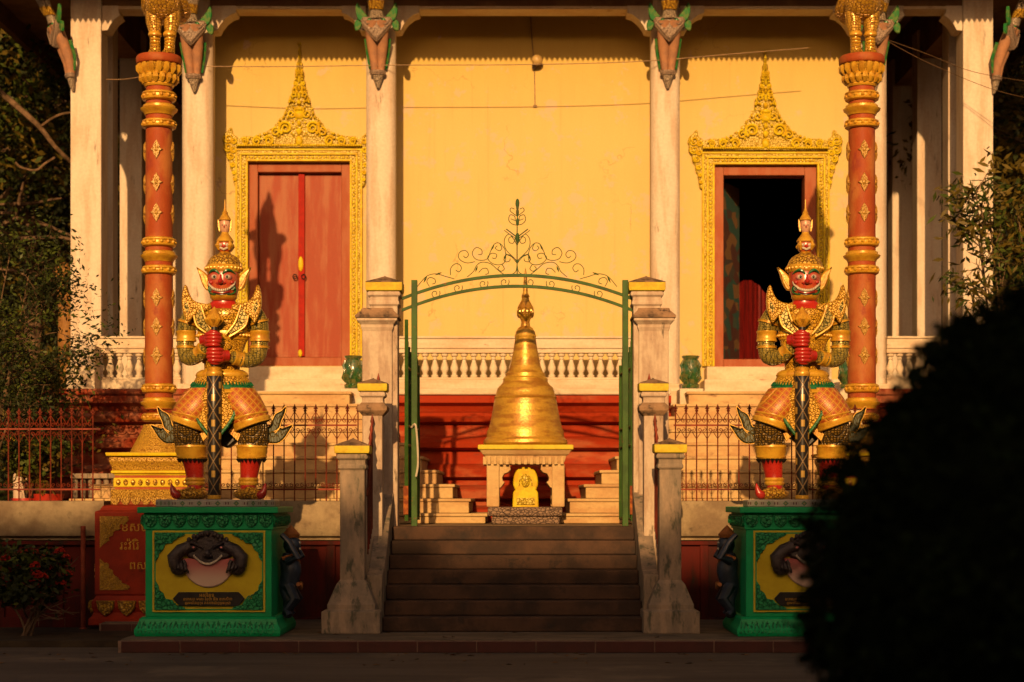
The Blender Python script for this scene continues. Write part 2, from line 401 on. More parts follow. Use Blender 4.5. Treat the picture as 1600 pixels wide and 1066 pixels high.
bark = paint('bark', (.20, .13, .08), (.11, .07, .045), 8, (.4, .6), .9, bump=.9, bscale=20, st=(2, 2, .5))
silverc = carved('silver_carving', (.58, .46, .33), (.22, .15, .10), 34, .5, .1, 1.0)
curt = paint('red_curtain', (.22, .012, .010), (.12, .01, .01), 5, st=(6, 1, .3))
twigm = paint('pale_twig', (.24, .15, .085), (.12, .075, .04), 9, (.4, .6), .85, bump=.4)
lf_d = paint('leaf_dark', (.032, .042, .010), (.020, .028, .008), 3, (.4, .6), .55, bump=0)
lf_o = paint('leaf_olive', (.17, .12, .018), (.10, .075, .012), 2, (.4, .6), .5, bump=0)
lf_g = paint('leaf_green', (.09, .12, .018), (.05, .075, .012), 2, (.4, .6), .45, bump=0)
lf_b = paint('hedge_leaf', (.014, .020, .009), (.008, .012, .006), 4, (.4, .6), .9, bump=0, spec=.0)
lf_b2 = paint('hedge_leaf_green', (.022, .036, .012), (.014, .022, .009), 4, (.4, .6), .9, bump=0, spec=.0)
flow = paint('red_flower', (.50, .03, .012), (.35, .02, .01), 12, (.4, .6), .6)
potm = paint('red_pot', (.55, .035, .015), None, 5, (.4, .6), .4)
pipem = paint('red_pipe', (.30, .06, .03), (.20, .04, .02), 8, (.4, .6), .5)
bluefig = paint('dark_blue_figure', (.035, .055, .10), (.02, .03, .05), 9, (.4, .6), .4, bump=.3)
orsash = paint('orange_sash', (.45, .17, .05), None, 9, (.4, .6), .5)
cabled = paint('dark_cable', (.16, .09, .04), None, 9, (.4, .6), .6)
cablem = paint('cable', (.50, .33, .18), None, 9, (.4, .6), .6)
lampm = paint('lamp_globe', (.72, .50, .18), (.55, .36, .12), 14, (.4, .6), .35)
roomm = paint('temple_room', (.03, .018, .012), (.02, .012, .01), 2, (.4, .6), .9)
mural, t = new('mural', .7)
vo = t.n('ShaderNodeTexVoronoi'); vo.inputs['Scale'].default_value = 4.5; t.l(stretched(t, (1, 1, 1.6)), vo.inputs['Vector'])
sp = t.n('ShaderNodeSeparateColor'); t.l(vo.outputs['Color'], sp.inputs[0])
c = t.mix(t.ramp(sp.outputs[0], .3, .6), (.015, .05, .04), (.05, .015, .01)); c = t.mix(t.ramp(sp.outputs[1], .6, .8), c, (.12, .06, .02))
t.l(c, t.b.inputs['Base Color'])
bldm = paint('shade_caster_wall', (.40, .36, .30), (.34, .30, .26), 1, (.4, .6), .9)
winm = paint('window_glass', (.03, .035, .04), None, 1, (.4, .6), .1)
# ================================================================ SETTING
PT = 0.122                       # plinth top
TT = 1.107                       # terrace level
m = MB().box(-400, 400, -300, 500, -1.0, 0.0); tag(m.build('ground', asph, smooth=False), kind='structure')
# garden soil strip at left
m = MB().box(-12, -3.6, 17.4, 19.5, -.2, .035); m.box(-12, -3.6, 17.3, 17.4, -.2, .06)
tag(m.build('garden_bed', soil, smooth=False), kind='structure')
# raised paved plinth with tiled edge
r = MB()
r.box(-3.58, 4.3, 16.70, 19.4, -.3, PT); r.box(-4.27, 5.1, 19.0, 19.5, -.3, PT - .004)
tag(r.build('pavement', plin, smooth=False, bev=.006), kind='structure')
e = empty('tiled_edging', (0, 16.69, 0)); tag(e, 'low maroon tiled kerb with pale grout running along the foot of the steps', 'kerb')
MB().box(-3.60, 4.32, 16.682, 16.70, 0, PT - .012).build('grout', grout, e, smooth=False)
MB().box(-4.29, -3.6, 18.982, 19.0, 0, PT - .012).build('grout', grout, e, smooth=False)
tm = MB(); x = -3.57
while x < 4.2: tm.box(x, x + .525, 16.672, 16.69, .004, PT - .016); x += .535
x = -4.27
while x < -3.62: tm.box(x, min(x + .31, -3.61), 18.972, 18.99, .004, PT - .016); x += .32
tm.build('tile', tile, e, smooth=False, bev=.003)
# terrace
tag(MB().box(-14, 14, 19.9, 60, -.3, TT).box(-1.55, 1.5, 19.352, 19.9, .3, TT).build('terrace', terr, smooth=False), kind='structure')

# ---------------------------------------------------------------- front stair
SX0, SX1 = -1.285, 1.205
e = empty('front_staircase', (0, 17.6, PT)); tag(e, 'dark weathered concrete staircase of seven steps rising to the open green gate', 'stairs')
rz = (TT - PT) / 7
for i in range(7):
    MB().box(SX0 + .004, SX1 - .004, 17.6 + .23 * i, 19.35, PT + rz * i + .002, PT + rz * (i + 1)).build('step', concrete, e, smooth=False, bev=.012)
for a, b, sg in ((SX0 - .15, SX0, -1), (SX1, SX1 + .15, 1)):
    poly = [(17.62, PT), (19.35, PT), (19.35, 1.50), (18.75, 1.22), (18.3, .92), (17.9, .72), (17.62, .66)]
    v = [(a, p[0], p[1]) for p in poly] + [(b, p[0], p[1]) for p in poly]; n = len(poly)
    mm = MB().add(v, [tuple(range(n)), tuple(reversed(range(n, 2 * n)))] + [((i + 1) % n, i, n + i, n + (i + 1) % n) for i in range(n)])
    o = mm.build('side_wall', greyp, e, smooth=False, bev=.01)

def pillar(name, label, x0, x1, Y, ztip, zcap1, zcap0, zshaft, body, flare=None, capw=.03, mats=None, zt=None):
    """square pillar: pyramid cap, yellow band, moulded neck, shaft, optional flared base"""
    cx = (x0 + x1) / 2; hw = (x1 - x0) / 2
    e = empty(name, (cx, Y, zshaft)); tag(e, label, 'pillar', None)
    m = MB(); c = (cx, Y)
    m.lathe(c, [(hw + capw, zcap1), (hw + capw, zcap1 + .006), (.012, ztip - .01), (0, ztip)], square=True); m.build('cap', caproof, e, bev=.004)
    MB().lathe(c, [(hw + capw * .8, zcap0), (hw + capw, zcap0 + .02), (hw + capw, zcap1 - .002), (hw + capw - .01, zcap1)], square=True).build('yellow_band', capyel, e, bev=.005)
    m = MB(); top = zcap0
    pr = [(hw + .0, top - .002), (hw + .012, top - .03), (hw + .012, top - .05), (hw - .012, top - .06), (hw - .012, top - .10), (hw - .002, top - .12), (hw - .002, top - .14), (hw - .02, top - .16)]
    low = [(hw - .02, zshaft + (flare[2] if flare else 0))]
    if flare: low += [(hw - .02 + flare[0] * .35, zshaft + flare[2] - .04), (hw + flare[0] * .5, zshaft + flare[2] - .12), (hw + flare[0] * .9, zshaft + flare[1] + .07), (hw + flare[0], zshaft + flare[1] + .05), (hw + flare[0], zshaft + flare[1]), (hw + flare[3], zshaft + flare[1] - .01), (hw + flare[3], zshaft)]
    else: low += [(hw - .02, zshaft)]
    prof = list(reversed(pr + low))
    m.lathe(c, [(a, b) for a, b in prof], square=True)
    m.build('shaft', body, e, smooth=False, bev=.01)
    return e
nf = (.09, .22, .50, .14)
pillar('newel_post', 'worn grey newel post with yellow capped top at the left foot of the stairs', -1.697, -1.424, 17.62, Z(684, 17.6), Z(697, 17.6), Z(709, 17.6), PT, greyp, nf)
pillar('newel_post', 'worn grey newel post with yellow capped top at the right foot of the stairs', 1.327, 1.576, 17.62, Z(684, 17.6), Z(695, 17.6), Z(708, 17.6), PT, greyp, nf)
def midpost(x0, x1, lab):
    e = pillar('stair_post', lab, x0 + .03, x1 - .03, 18.55, Z(590, 18.5), Z(600, 18.5), Z(612, 18.5), .4, pinkp, None)
    cx = (x0 + x1) / 2; MB().lathe((cx, 18.55), [(.10, Z(650, 18.5)), (.145, Z(642, 18.5)), (.15, Z(636, 18.5)), (.09, Z(626, 18.5))], square=True).build('cornice', caproof, e, smooth=False, bev=.006)
midpost(-1.59, -1.295, 'cream stair post with yellow cap halfway up the left side of the stairs')
midpost(1.215, 1.51, 'cream stair post with yellow cap halfway up the right side of the stairs')
def gatepillar(x0, x1, sg, lab):
    Y = 19.4; cx = (x0 + x1) / 2
    e = pillar('gate_pillar', lab, x0 + .03, x1 - .03, Y, Z(431, Y), Z(444, Y), Z(457, Y), TT - .2, pinkp, None)
    hw = .205; cx2 = cx - .068 * -sg
    m = MB(); m.lathe((cx2, Y - .03), [(hw - .05, .7), (hw - .05, Z(520, Y)), (hw - .035, Z(514, Y)), (hw - .035, Z(510, Y)), (hw - .01, Z(506, Y)), (hw + .005, Z(504, Y)), (hw + .005, Z(500, Y))], square=True)
    m.build('attached_pier', pinkp, e, smooth=False, bev=.008)
    m = MB(); m.lathe((cx2, Y - .03), [(hw + .02, Z(500, Y)), (hw + .02, Z(496, Y)), (.17, Z(488, Y)), (.16, Z(484, Y))], square=True); m.build('pier_cap', caproof, e, smooth=False, bev=.006)
gatepillar(-1.577, -1.195, -1, 'tall cream gate pillar with yellow capped top left of the green gate arch')
gatepillar(1.161, 1.543, 1, 'tall cream gate pillar with yellow capped top right of the green gate arch')

# ---------------------------------------------------------------- boundary wall
def bwall(x0, x1, lab, cur=0):
    e = empty('boundary_wall', ((x0 + x1) / 2, 19.6, 0)); tag(e, lab, 'wall')
    MB().box(x0, x1, 19.55, 19.85, 0, .97).build('panel', reddark, e, smooth=False)
    m = MB(); v = []; prof = [(19.56, .95), (19.52, .955), (19.52, .965), (19.53, .975), (19.47, 1.0), (19.45, 1.05), (19.45, 1.30), (19.47, 1.365), (19.9, 1.37), (19.9, .95)]
    n = len(prof); k = 14
    for i in range(k + 1):
        xx = x0 + (x1 - x0) * i / k
        v += [(xx, a, b) for a, b in prof]
    f = [(i * n + j, (i + 1) * n + j, (i + 1) * n + (j + 1) % n, i * n + (j + 1) % n) for i in range(k) for j in range(n)]
    f += [tuple(reversed(range(n))), tuple(k * n + j for j in range(n))]
    m.add(v, f); m.build('coping', coping_m, e, ang=30)
    m = MB(); xx = x0 + .3
    while xx < x1 - .1: m.box(xx, xx + .09, 19.515, 19.55, .1, .90); xx += .62
    m.box(x0, x1, 19.50, 19.55, 0.0, .14); m.box(x0, x1, 19.50, 19.55, .90, .945); m.build('pilaster', reddark, e, smooth=False, bev=.008)
bwall(-12, -4.35, 'low boundary wall left of the red column with pale coping over dark red panels')
bwall(-3.55, -1.66, 'short boundary wall between left green pedestal and stair post, dark red below pale coping')
bwall(1.63, 3.55, 'short boundary wall between right stair post and right green pedestal')
bwall(4.75, 12, 'boundary wall beyond the right green pedestal, mostly behind the round bush')
m = MB(); m.tube([(X(130, 19.3), 19.3, 0), (X(130, 19.3), 19.3, Z(822, 19.3))], .026, 10); m.lathe((X(130, 19.3), 19.3), [(.05, 0), (.05, .03), (.026, .05)], 12)
tag(m.build('red_post', pipem), 'thin red metal post standing against the dark left boundary wall', 'post')

# ---------------------------------------------------------------- iron fences
def fence(x0, x1, Y, z0, z1, lab, step=.112, group=None):
    e = empty('iron_fence', ((x0 + x1) / 2, Y, z0)); tag(e, lab, 'fence')
    zt = z1 - .23; zb = z0 + .12
    for z in (zt, zb): MB().box(x0, x1, Y - .006, Y + .006, z - .009, z + .009).build('rail', iron, e, smooth=False)
    pk = MB(); pk.tube([(0, 0, z0 - .02), (0, 0, z1 - .07)], .0075, 6)
    pk.lathe((0, 0), [(.0075, z1 - .09), (.019, z1 - .075), (.006, z1 - .06), (.017, z1 - .045), (0, z1)], 8)
    pk.tube([(-.024, 0, z1 - .045), (-.014, 0, z1 - .058), (0, 0, z1 - .06), (.014, 0, z1 - .058), (.024, 0, z1 - .045)], .0045, 5)
    first = None; n = int((x1 - x0) / step)
    for i in range(n + 1):
        if first is None:
            first = pk.build('picket', iron, e, world=True); first.location = (x0 + .02 - e.location.x, 0, -e.location.z)
        else:
            o = first.copy(); COL.objects.link(o); o.parent = e; o.location = (x0 + .02 + i * step - e.location.x, 0, -e.location.z)
    sc = MB()
    for i in range(n):
        xm = x0 + .02 + (i + .5) * step
        for z, s in ((zt + .048, 1), (zt - .048, -1), (zb + .045, 1)):
            for sx in (-1, 1):
                sc.tube(spiral(xm + sx * .026, Y, z, .024, PI / 2 - sx * s * PI / 2 + (PI / 2 if s > 0 else -PI / 2), 1.15, sx * s, 12), .0038, 4)
            if z < z1 - .3 and s > 0: continue
            sc.tube([(xm - .052, Y, z + s * .09), (xm - .02, Y, z + s * .04), (xm, Y, z)], .0035, 4)
            sc.tube([(xm + .052, Y, z + s * .09), (xm + .02, Y, z + s * .04), (xm, Y, z)], .0035, 4)
    sc.build('scrollwork', iron, e)
fence(-6.2, -4.42, 19.62, 1.37, 2.36, 'dark red iron fence with spear tips on the wall left of the red column')
fence(-3.5, -1.70, 19.62, 1.37, 2.40, 'dark red iron fence with scrolls between left guardian statue and gate pillar')
fence(1.66, 3.6, 19.62, 1.37, 2.40, 'dark red iron fence with scrolls between gate pillar and right guardian statue')
fence(5.0, 6.6, 19.62, 1.37, 2.36, 'dark red iron fence on the far right wall behind the round bush')
def rail(xc, lab):
    e = empty('stair_railing', (xc, 18.1, .9)); tag(e, lab, 'railing')
    m = MB()
    for i in range(6):
        y = 17.85 + .105 * i; z = .80 + (y - 17.62) * .45
        m.tube([(xc, y, z - .05), (xc, y, z + .80 + .2 * (i / 5))], .008, 6); m.lathe((xc, y), [(.008, z + .78 + .2 * i / 5), (.02, z + .82 + .2 * i / 5), (0, z + .90 + .2 * i / 5)], 6)
    m.build('bars', iron, e)
    MB().tube([(xc, 17.72, 1.42), (xc, 18.42, 1.92)], .010, 6).build('handrail', iron, e)
    m = MB(); y0 = 18.7
    for i in range(6):
        y = 18.72 + .095 * i; m.tube([(xc, y, 1.2), (xc, y, 2.35 + .25 * i / 5)], .008, 6); m.lathe((xc, y), [(.008, 2.33 + .25 * i / 5), (.02, 2.37 + .25 * i / 5), (0, 2.45 + .25 * i / 5)], 6)
    m.build('upper_bars', iron, e)
rail(-1.44, 'sloping dark red iron railing along the left side of the stairs')
rail(1.37, 'sloping dark red iron railing along the right side of the stairs')

# ---------------------------------------------------------------- gate arch and leaves
GY = 19.4
g = empty('gate_arch', (X(808, GY), GY, TT)); tag(g, 'green iron arch topped with thin scrolls and a leafy spike spanning the gate pillars', 'gate arch')
def gp(px, py): return P(px, py, GY)
for px in (647.5, 977): MB().box(X(px - 4.6, GY), X(px + 4.6, GY), GY - .03, GY + .03, TT - .01, Z(438, GY)).build('post', gateg, g, bev=.004)
def arc(y_mid, y_end, x0=628, x1=990):
    n = 40; c = 808; return [gp(x0 + (x1 - x0) * i / n, y_mid + (y_end - y_mid) * ((x0 + (x1 - x0) * i / n - c) / 180) ** 2) for i in range(n + 1)]
for a, b in ((430.5, 467), (447.5, 485)):
    pts = arc(a, b); m = MB(); v = []; hw = .0155; d = .02
    for p in pts: v += [(p.x, GY - d, p.z - hw), (p.x, GY + d, p.z - hw), (p.x, GY + d, p.z + hw), (p.x, GY - d, p.z + hw)]
    f = [(i * 4 + j, (i + 1) * 4 + j, (i + 1) * 4 + (j + 1) % 4, i * 4 + (j + 1) % 4) for i in range(len(pts) - 1) for j in range(4)] + [(3, 2, 1, 0), tuple((len(pts) - 1) * 4 + j for j in range(4))]
    m.add(v, f); m.build('arch_bar', gateg, g, smooth=False)
sc = MB(); th = .0042
def sp_px(cx, cy, r, a0, turns, sg, rr=th, rmin=.2):
    s = GY / F; sc.tube(spiral(X(cx, GY), GY, Z(cy, GY), r * s, R(a0), turns, sg, rmin=rmin), rr, 5)
def ln(pts, rr=th, n=7): sc.tube(smooth_path([gp(*p) for p in pts], n), rr, 5)
ln([(808, 430), (808, 360), (809, 320)], .006)
def arcy(x): return 430.5 + 36.5 * ((x - 808) / 180) ** 2
for sx in (-1, 1):
    q = lambda x, y: (808 + sx * x, y)
    A = 90 - sx * 90
    # heart pairs near the top
    ln([q(0, 352), q(8, 350), q(13, 344), q(11, 336), q(4, 338), q(3, 344)]); ln([q(0, 338), q(7, 333), q(11, 329), q(9, 325), q(4, 327)])
    ln([q(0, 346), q(10, 342)], .004); ln([q(0, 371), q(9, 364), q(17, 358)], .0065); ln([q(0, 374), q(12, 366), q(20, 360)], .004)
    ln([q(0, 384), q(4, 376), q(12, 366), q(19, 372), q(20, 382), q(16, 392), q(6, 402), q(0, 408)])
    ln([q(3, 372), q(6, 380), q(12, 379), q(13, 373), q(9, 370), q(6, 373)])
    ln([q(0, 412), q(8, 402), q(17, 397), q(20, 388), q(28, 380), q(36, 382), q(42, 394), q(46, 404), q(56, 407), q(66, 404), q(70, 395), q(64, 387), q(56, 390), q(55, 397), q(61, 398)])
    ln([q(27, 381), q(24, 388), q(28, 392), q(34, 388), q(31, 384)])
    ln([q(18, 396), q(18, 406), q(22, 412), q(30, 414), q(40, 411), q(46, 403), q(40, 396), q(32, 398), q(34, 404), q(39, 403)])
    ln([q(0, 412), q(4, 404), q(14, 398), q(20, 402), q(19, 409), q(12, 408), q(11, 404)])
    ln([q(0, 410), q(2, 424), q(10, 429), q(20, 429), q(30, 422), q(42, 412), q(56, 410), q(64, 416), q(68, 424), q(78, 433)])
    ln([q(24, 413), q(20, 420), q(25, 424), q(30, 420), q(27, 416)]); ln([q(60, 426), q(54, 420), q(47, 420), q(45, 427), q(50, 429)])
    ln([q(66, 409), q(78, 411), q(88, 407), q(92, 400), q(88, 393), q(80, 392), q(76, 398), q(80, 403), q(84, 400)])
    ln([q(104, 430), q(104, 420), q(98, 413), q(91, 413), q(87, 419), q(91, 425), q(96, 422)]); ln([q(98, 436), q(112, 432), q(126, 428), q(138, 430), q(146, 436), q(156, 448)])
    ln([q(137, 448), q(141, 440), q(137, 434), q(129, 436), q(128, 442), q(133, 444)])
    for x in (20, 53, 93, 128):
        y = arcy(x + 808) + 10
        sp_px(808 + sx * x, y, 8, 90 + sx * 60, 1.25, sx)
    for a in ((62, 416, 65, 425), (118, 426, 128, 430), (141, 432, 146, 442), (36, 383, 41, 392), (18, 398, 21, 407)):
        p1 = gp(*q(a[0], a[1])); p2 = gp(*q(a[2], a[3])); sc.tube([p1, p1.lerp(p2, .5) + Vector((0, -.005, 0)), p2], [.003, .011, .002], 6)
sc.build('scrollwork', gateg2, g)
m = MB()
for yy, w in ((318, 3.2), (324, 2.2), (332, 2.5), (347, 2.6), (372, 3.5)):
    m.ell(gp(808.5, yy), (w * GY / F, .012, 2.4 * w * GY / F), 8, 6)
m.build('leaf_finial', gateg2, g)
def leaf(sg, lab):
    x0 = -1.165 if sg < 0 else 1.215; x1 = -1.10 if sg < 0 else 1.15
    e = empty('gate_leaf', (x0, 19.46, TT)); tag(e, lab, 'gate leaf')
    n = 8; dx = (x1 - x0); m = MB(); y0, y1 = 19.47, 20.55
    def at(t, z): return (x0 + dx * t, y0 + (y1 - y0) * t, z)
    fr = MB()
    for t in (0, 1): fr.tube([at(t, TT + .05), at(t, Z(500 if t == 0 else 560, 19.5))], .022, 6)
    for z in (TT + .07, TT + .85, TT + 1.05, Z(560, 19.5) - .1): fr.tube([at(0, z), at(1, z)], .016, 6)
    fr.build('frame', gateg, e)
    for i in range(1, n): m.tube([at(i / n, TT + .06), at(i / n, TT + 2.0 - .25 * math.sin(i / n * PI / 2))], .009, 6)
    for i in range(1, 5):
        pts = [(x0 + dx * .5 + .03 * math.cos(a * .6), y0 + .25 * i + .1 * math.cos(a * .6), TT + 1.3 + .12 * i + .1 * math.sin(a * .6)) for a in range(12)]
        m.tube(pts, .006, 5)
    m.build('bars', gateg2, e)
    sh = MB(); sh.add([at(0, TT + .1), at(.9, TT + .1), at(.9, TT + .84), at(0, TT + .84), (x0 + dx * .9 - .012, y0 + (y1 - y0) * .9, TT + .1)], [(0, 1, 2, 3)])
    sh = MB(); xa = x0 + .012
    sh.box(min(x0, x1) + .01, min(x0, x1) + .022, 19.5, 19.52, TT + .15, TT + .75); sh.box(x0 - .03, x0 + .02, 19.43, 19.45, TT + .12, TT + .42)
    sh.build('rust_plate', rust, e)
leaf(-1, 'green iron gate leaf swung inward beside the left gate pillar'); leaf(1, 'green iron gate leaf swung inward beside the right gate pillar')
m = MB(); m.tube(smooth_path([(X(643, 19.35), 19.35, Z(668, 19.35)), (X(649, 19.3), 19.3, Z(664, 19.35)), (X(652, 19.3), 19.3, Z(690, 19.35)), (X(653, 19.3), 19.3, Z(725, 19.35)), (X(650, 19.3), 19.3, Z(745, 19.35))], 5), .011, 6)
tag(m.build('cloth_strap', whit), 'pale strap looped around the left green gate post', 'strap')

# ================================================================ TEMPLE
WY = 25.24; CY = 24.33; FZ = 2.788
T = empty('temple', (0, WY, FZ)); tag(T, 'ochre walled temple with cream columns, gilt door surrounds and red basement', 'temple')
def wx(px): return X(px, WY)
def wz(py): return Z(py, WY)
dl = (wx(388), wx(547), wz(572), wz(253)); dr = (wx(1116), wx(1276), wz(574), wz(258))
m = MB(); Wt = 9.0
xl, xr = -4.30, 4.78
m.box(xl, dl[0], WY, WY + .4, 1.1, Wt); m.box(dl[1], dr[0], WY, WY + .4, 1.1, Wt); m.box(dr[1], xr, WY, WY + .4, 1.1, Wt)
for d in (dl, dr): m.box(d[0], d[1], WY, WY + .4, 1.1, d[2]); m.box(d[0], d[1], WY, WY + .4, d[3], Wt)
m.build('wall', ochre_m, T, smooth=False)
m = MB(); m.box(xl, xl + .35, WY + .4, 40, 1.1, Wt); m.box(xr - .35, xr, WY + .4, 40, 1.1, Wt); m.box(xl, xr, 40, 40.3, 1.1, Wt); m.build('side_wall', ceil_m, T, smooth=False)
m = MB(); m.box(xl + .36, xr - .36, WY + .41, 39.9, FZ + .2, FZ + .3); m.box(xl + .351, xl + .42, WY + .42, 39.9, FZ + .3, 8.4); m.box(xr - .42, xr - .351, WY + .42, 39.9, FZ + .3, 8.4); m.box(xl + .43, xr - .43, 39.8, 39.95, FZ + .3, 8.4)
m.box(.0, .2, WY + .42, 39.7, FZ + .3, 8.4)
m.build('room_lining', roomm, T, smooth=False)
# floor slab and basement
m = MB(); m.box(-6.02, 6.45, 23.95, 41, TT + .02, FZ); m.build('floor_slab', whiteclean, T, smooth=False)
zb = Z(616, 23.9)
m = MB(); prof = [(22.95, TT), (22.95, TT + .15), (23.02, TT + .17), (23.30, TT + .20), (23.30, TT + .27), (23.16, TT + .29), (23.14, TT + .40), (23.20, TT + .43), (23.42, TT + .46), (23.42, TT + .54), (23.28, TT + .56), (23.26, TT + .66), (23.32, TT + .70), (23.50, TT + .73), (23.52, TT + .90), (23.36, TT + .93), (23.34, TT + 1.0), (23.40, TT + 1.04), (23.55, TT + 1.08), (23.55, TT + 1.24), (23.42, TT + 1.26), (23.38, TT + 1.33), (23.42, TT + 1.37), (23.54, TT + 1.40), (23.50, TT + 1.46), (23.40, TT + 1.50), (23.40, TT + 1.59), (23.94, TT + 1.60), (23.94, TT)]
def sweep(m, prof, x0, x1, k=24, cx=1):
    n = len(prof); v = []
    for i in range(k + 1): v += [(x0 + (x1 - x0) * i / k, a, b) for a, b in prof]
    f = [(i * n + j, (i + 1) * n + j, (i + 1) * n + (j + 1) % n, i * n + (j + 1) % n) for i in range(k) for j in range(n)]
    f += [tuple(reversed(range(n))), tuple(k * n + j for j in range(n))]; m.add(v, f)
sweep(m, prof, -1.75, 1.95); m.build('basement', redbase, T, ang=25)
m = MB(); sweep(m, prof, -6.15, -3.9); sweep(m, prof, 4.3, 6.55); m.build('basement', redold, T, ang=25)
m = MB()
for x0, x1 in ((-6.08, -4.0), (4.4, 6.5)):
    x = x0 + .1
    while x < x1:
        m.lathe((0, 0, 0), [(.085, 0), (.07, .03), (.04, .025), (.03, .05), (0, .055)], 12)
        k = 5 * 12 + 0
        cnt = 12 * 5
        for i in range(len(m.v) - cnt, len(m.v)):
            a, b, c_ = m.v[i]; m.v[i] = (x + a, 23.55 - c_, TT + 1.16 + b * .8)
        m.lathe((0, 0, 0), [(.06, 0), (.05, .03), (0, .035)], 10)
        for i in range(len(m.v) - 30, len(m.v)):
            a, b, c_ = m.v[i]; m.v[i] = (x + .09 + a, 23.50 - c_, TT + .98 + b * .6)
        x += .135
m.build('lotus_boss', redold, T)
m = MB(); m.box(-1.75, 1.95, 23.44, 24.5, TT + 1.602, FZ + .0); 
m.build('pink_ledge', whiteclean, T, smooth=False, bev=.02)
m = MB(); m.box(-6.12, -3.9, 23.5, 24.6, TT + 1.602, FZ + .004); m.box(4.3, 6.5, 23.5, 24.6, TT + 1.602, FZ + .004)
m.build('red_ledge', redold, T, smooth=False, bev=.03)
# door stairs (pyramidal)
def doorstair(cx, lab):
    for i in range(10):
        hw = 2.47 - .193 * i; y0 = 20.95 + .245 * i; z1 = TT + .118 + .1676 * i
        z0 = TT + .002 if i == 0 else z1 - .1676
        m = MB(); m.box(cx - hw, cx + hw, y0, 24.2, z0 + .002, z1 - .035); m.box(cx - hw - .025, cx + hw + .025, y0 - .025, 24.2, z1 - .035, z1)
        m.build('step', stone_s, st, smooth=False, bev=.010)
for cx, lab in ((-2.83, 'broad yellowed stepped staircase rising to the closed red door'), (2.88, 'broad yellowed stepped staircase rising to the dark open doorway')):
    st = empty('door_staircase', (cx, 20.95, TT)); tag(st, lab, 'stairs'); doorstair(cx, lab)
for cx, w in ((-2.83, .84), (wx(1196), .90)):
    for i in range(2):
        m = MB(); m.box(cx - w + .06 * i, cx + w - .06 * i, 24.55 + .3 * i, WY + .0, FZ + .005 + .19 * i, FZ + .19 * (i + 1)); m.build('threshold_step', whiteclean, T, smooth=False, bev=.012)

# ---------------------------------------------------------------- balustrades (parts: rail, plinth, baluster)
def balus_mesh():
    m = MB(); h = Z(552, 24.0) - Z(590, 24.0)
    pr = [(.048, 0), (.048, .03), (.030, .045), (.034, .07), (.055, .11), (.05, .145), (.03, .20), (.022, .235), (.034, .25), (.024, .27), (.048, .288), (.048, h)]
    m.lathe((0, 0), pr, 14); return m
bal_src = None
def balustrade(x0, x1, Y, n, parent=None, fillz=True, step=None):
    global bal_src
    e = empty('balustrade', (0, 0, 0)); e.parent = parent; e.location = Vector(((x0 + x1) / 2, Y, FZ)) - (parent.location if parent else Vector((0, 0, 0)))
    zt = Z(526, 24.35); z1 = Z(545, 24.35); z2 = Z(552, 24.35); z3 = Z(590, 24.35)
    m = MB(); m.box(x0, x1, Y - .09, Y + .09, z1, zt - .03); m.box(x0 - .002, x1 + .002, Y - .115, Y + .115, zt - .03, zt); m.box(x0, x1, Y - .07, Y + .07, z2, z1)
    m.build('rail', whiteclean, e, smooth=False, bev=.01)
    m = MB(); m.box(x0, x1, Y - .10, Y + .10, FZ + .003, z3 - .03); m.box(x0, x1, Y - .075, Y + .075, z3 - .03, z3)
    m.build('plinth', whiteclean, e, smooth=False, bev=.01)
    for i in range(n):
        x = x0 + (i + .5) * (x1 - x0) / n if step is None else x0 + .06 + i * step
        if bal_src is None: bal_src = balus_mesh().build('baluster', whiteclean, None, world=True); o = bal_src
        else: o = bal_src.copy(); COL.objects.link(o)
        o.parent = e; o.location = (x - (x0 + x1) / 2, 0, z3 - FZ)
balustrade(X(611, 24.4), X(1022, 24.4), 24.40, 27, T)
balustrade(X(150, 24.4), X(284, 24.4), 24.40, 9, T)
balustrade(X(1384, 24.4), X(1500, 24.4), 24.40, 8, T)
m = MB(); m.box(X(145, 24.1), X(151, 24.1), 23.98, 24.3, FZ, Z(540, 24)); m.build('balustrade_post', whiteclean, T, smooth=False)

# ---------------------------------------------------------------- columns and arcade
def column(x0, x1, Y, zt=Z(-40, 24.33), y2=None, nm='column', sq=False):
    cx = (x0 + x1) / 2; hw = (x1 - x0) / 2; cy = Y + hw
    m = MB()
    if sq: m.box(x0, x1, Y, Y + 2 * hw, FZ - .01, zt)
    else:
        ch = hw * .42
        poly = [(x0, Y + ch), (x0 + ch, Y), (x1 - ch, Y), (x1, Y + ch), (x1, Y + 2 * hw - ch), (x1 - ch, Y + 2 * hw), (x0 + ch, Y + 2 * hw), (x0, Y + 2 * hw - ch)]
        v = []; n = 8
        for k in range(9): v += [(a, b, FZ + (zt - FZ) * k / 8) for a, b in poly]
        m.add(v, [(k * n + i, k * n + (i + 1) % n, (k + 1) * n + (i + 1) % n, (k + 1) * n + i) for k in range(8) for i in range(n)] + [tuple(reversed(range(n))), tuple(64 + i for i in range(n))])
    o = m.build(nm, white, T, smooth=not sq, ang=60, bev=.012 if sq else 0); return o
cxs = [(110, 158, True), (283, 330, False), (571.5, 617, False), (1018, 1063, False), (1341, 1387, False), (1505, 1552, True)]
for a, b, sq in cxs: column(X(a, CY), X(b, CY), CY, sq=sq)
for px in (594, 1041, 306, 1364):   # column base blocks
    m = MB(); c_ = X(px, CY); m.box(c_ - .23, c_ + .23, CY - .08, CY + .45, FZ + .0, Z(600, CY)); m.build('column_base', whiteclean, T, smooth=False, bev=.01)
m = MB(); m.box(X(104, CY), X(152, CY), CY - .02, CY + .45, FZ, Z(575, CY)); m.build('column_base', whiteclean, T, smooth=False, bev=.01)
xL = X(110, CY); xR = X(1552, CY)
for Y in (25.24, 27.2, 29.0, 31, 33, 35.5):
    column(xL + .03, xL + .36, Y, sq=True); column(xR - .38, xR - .02, Y, sq=True)
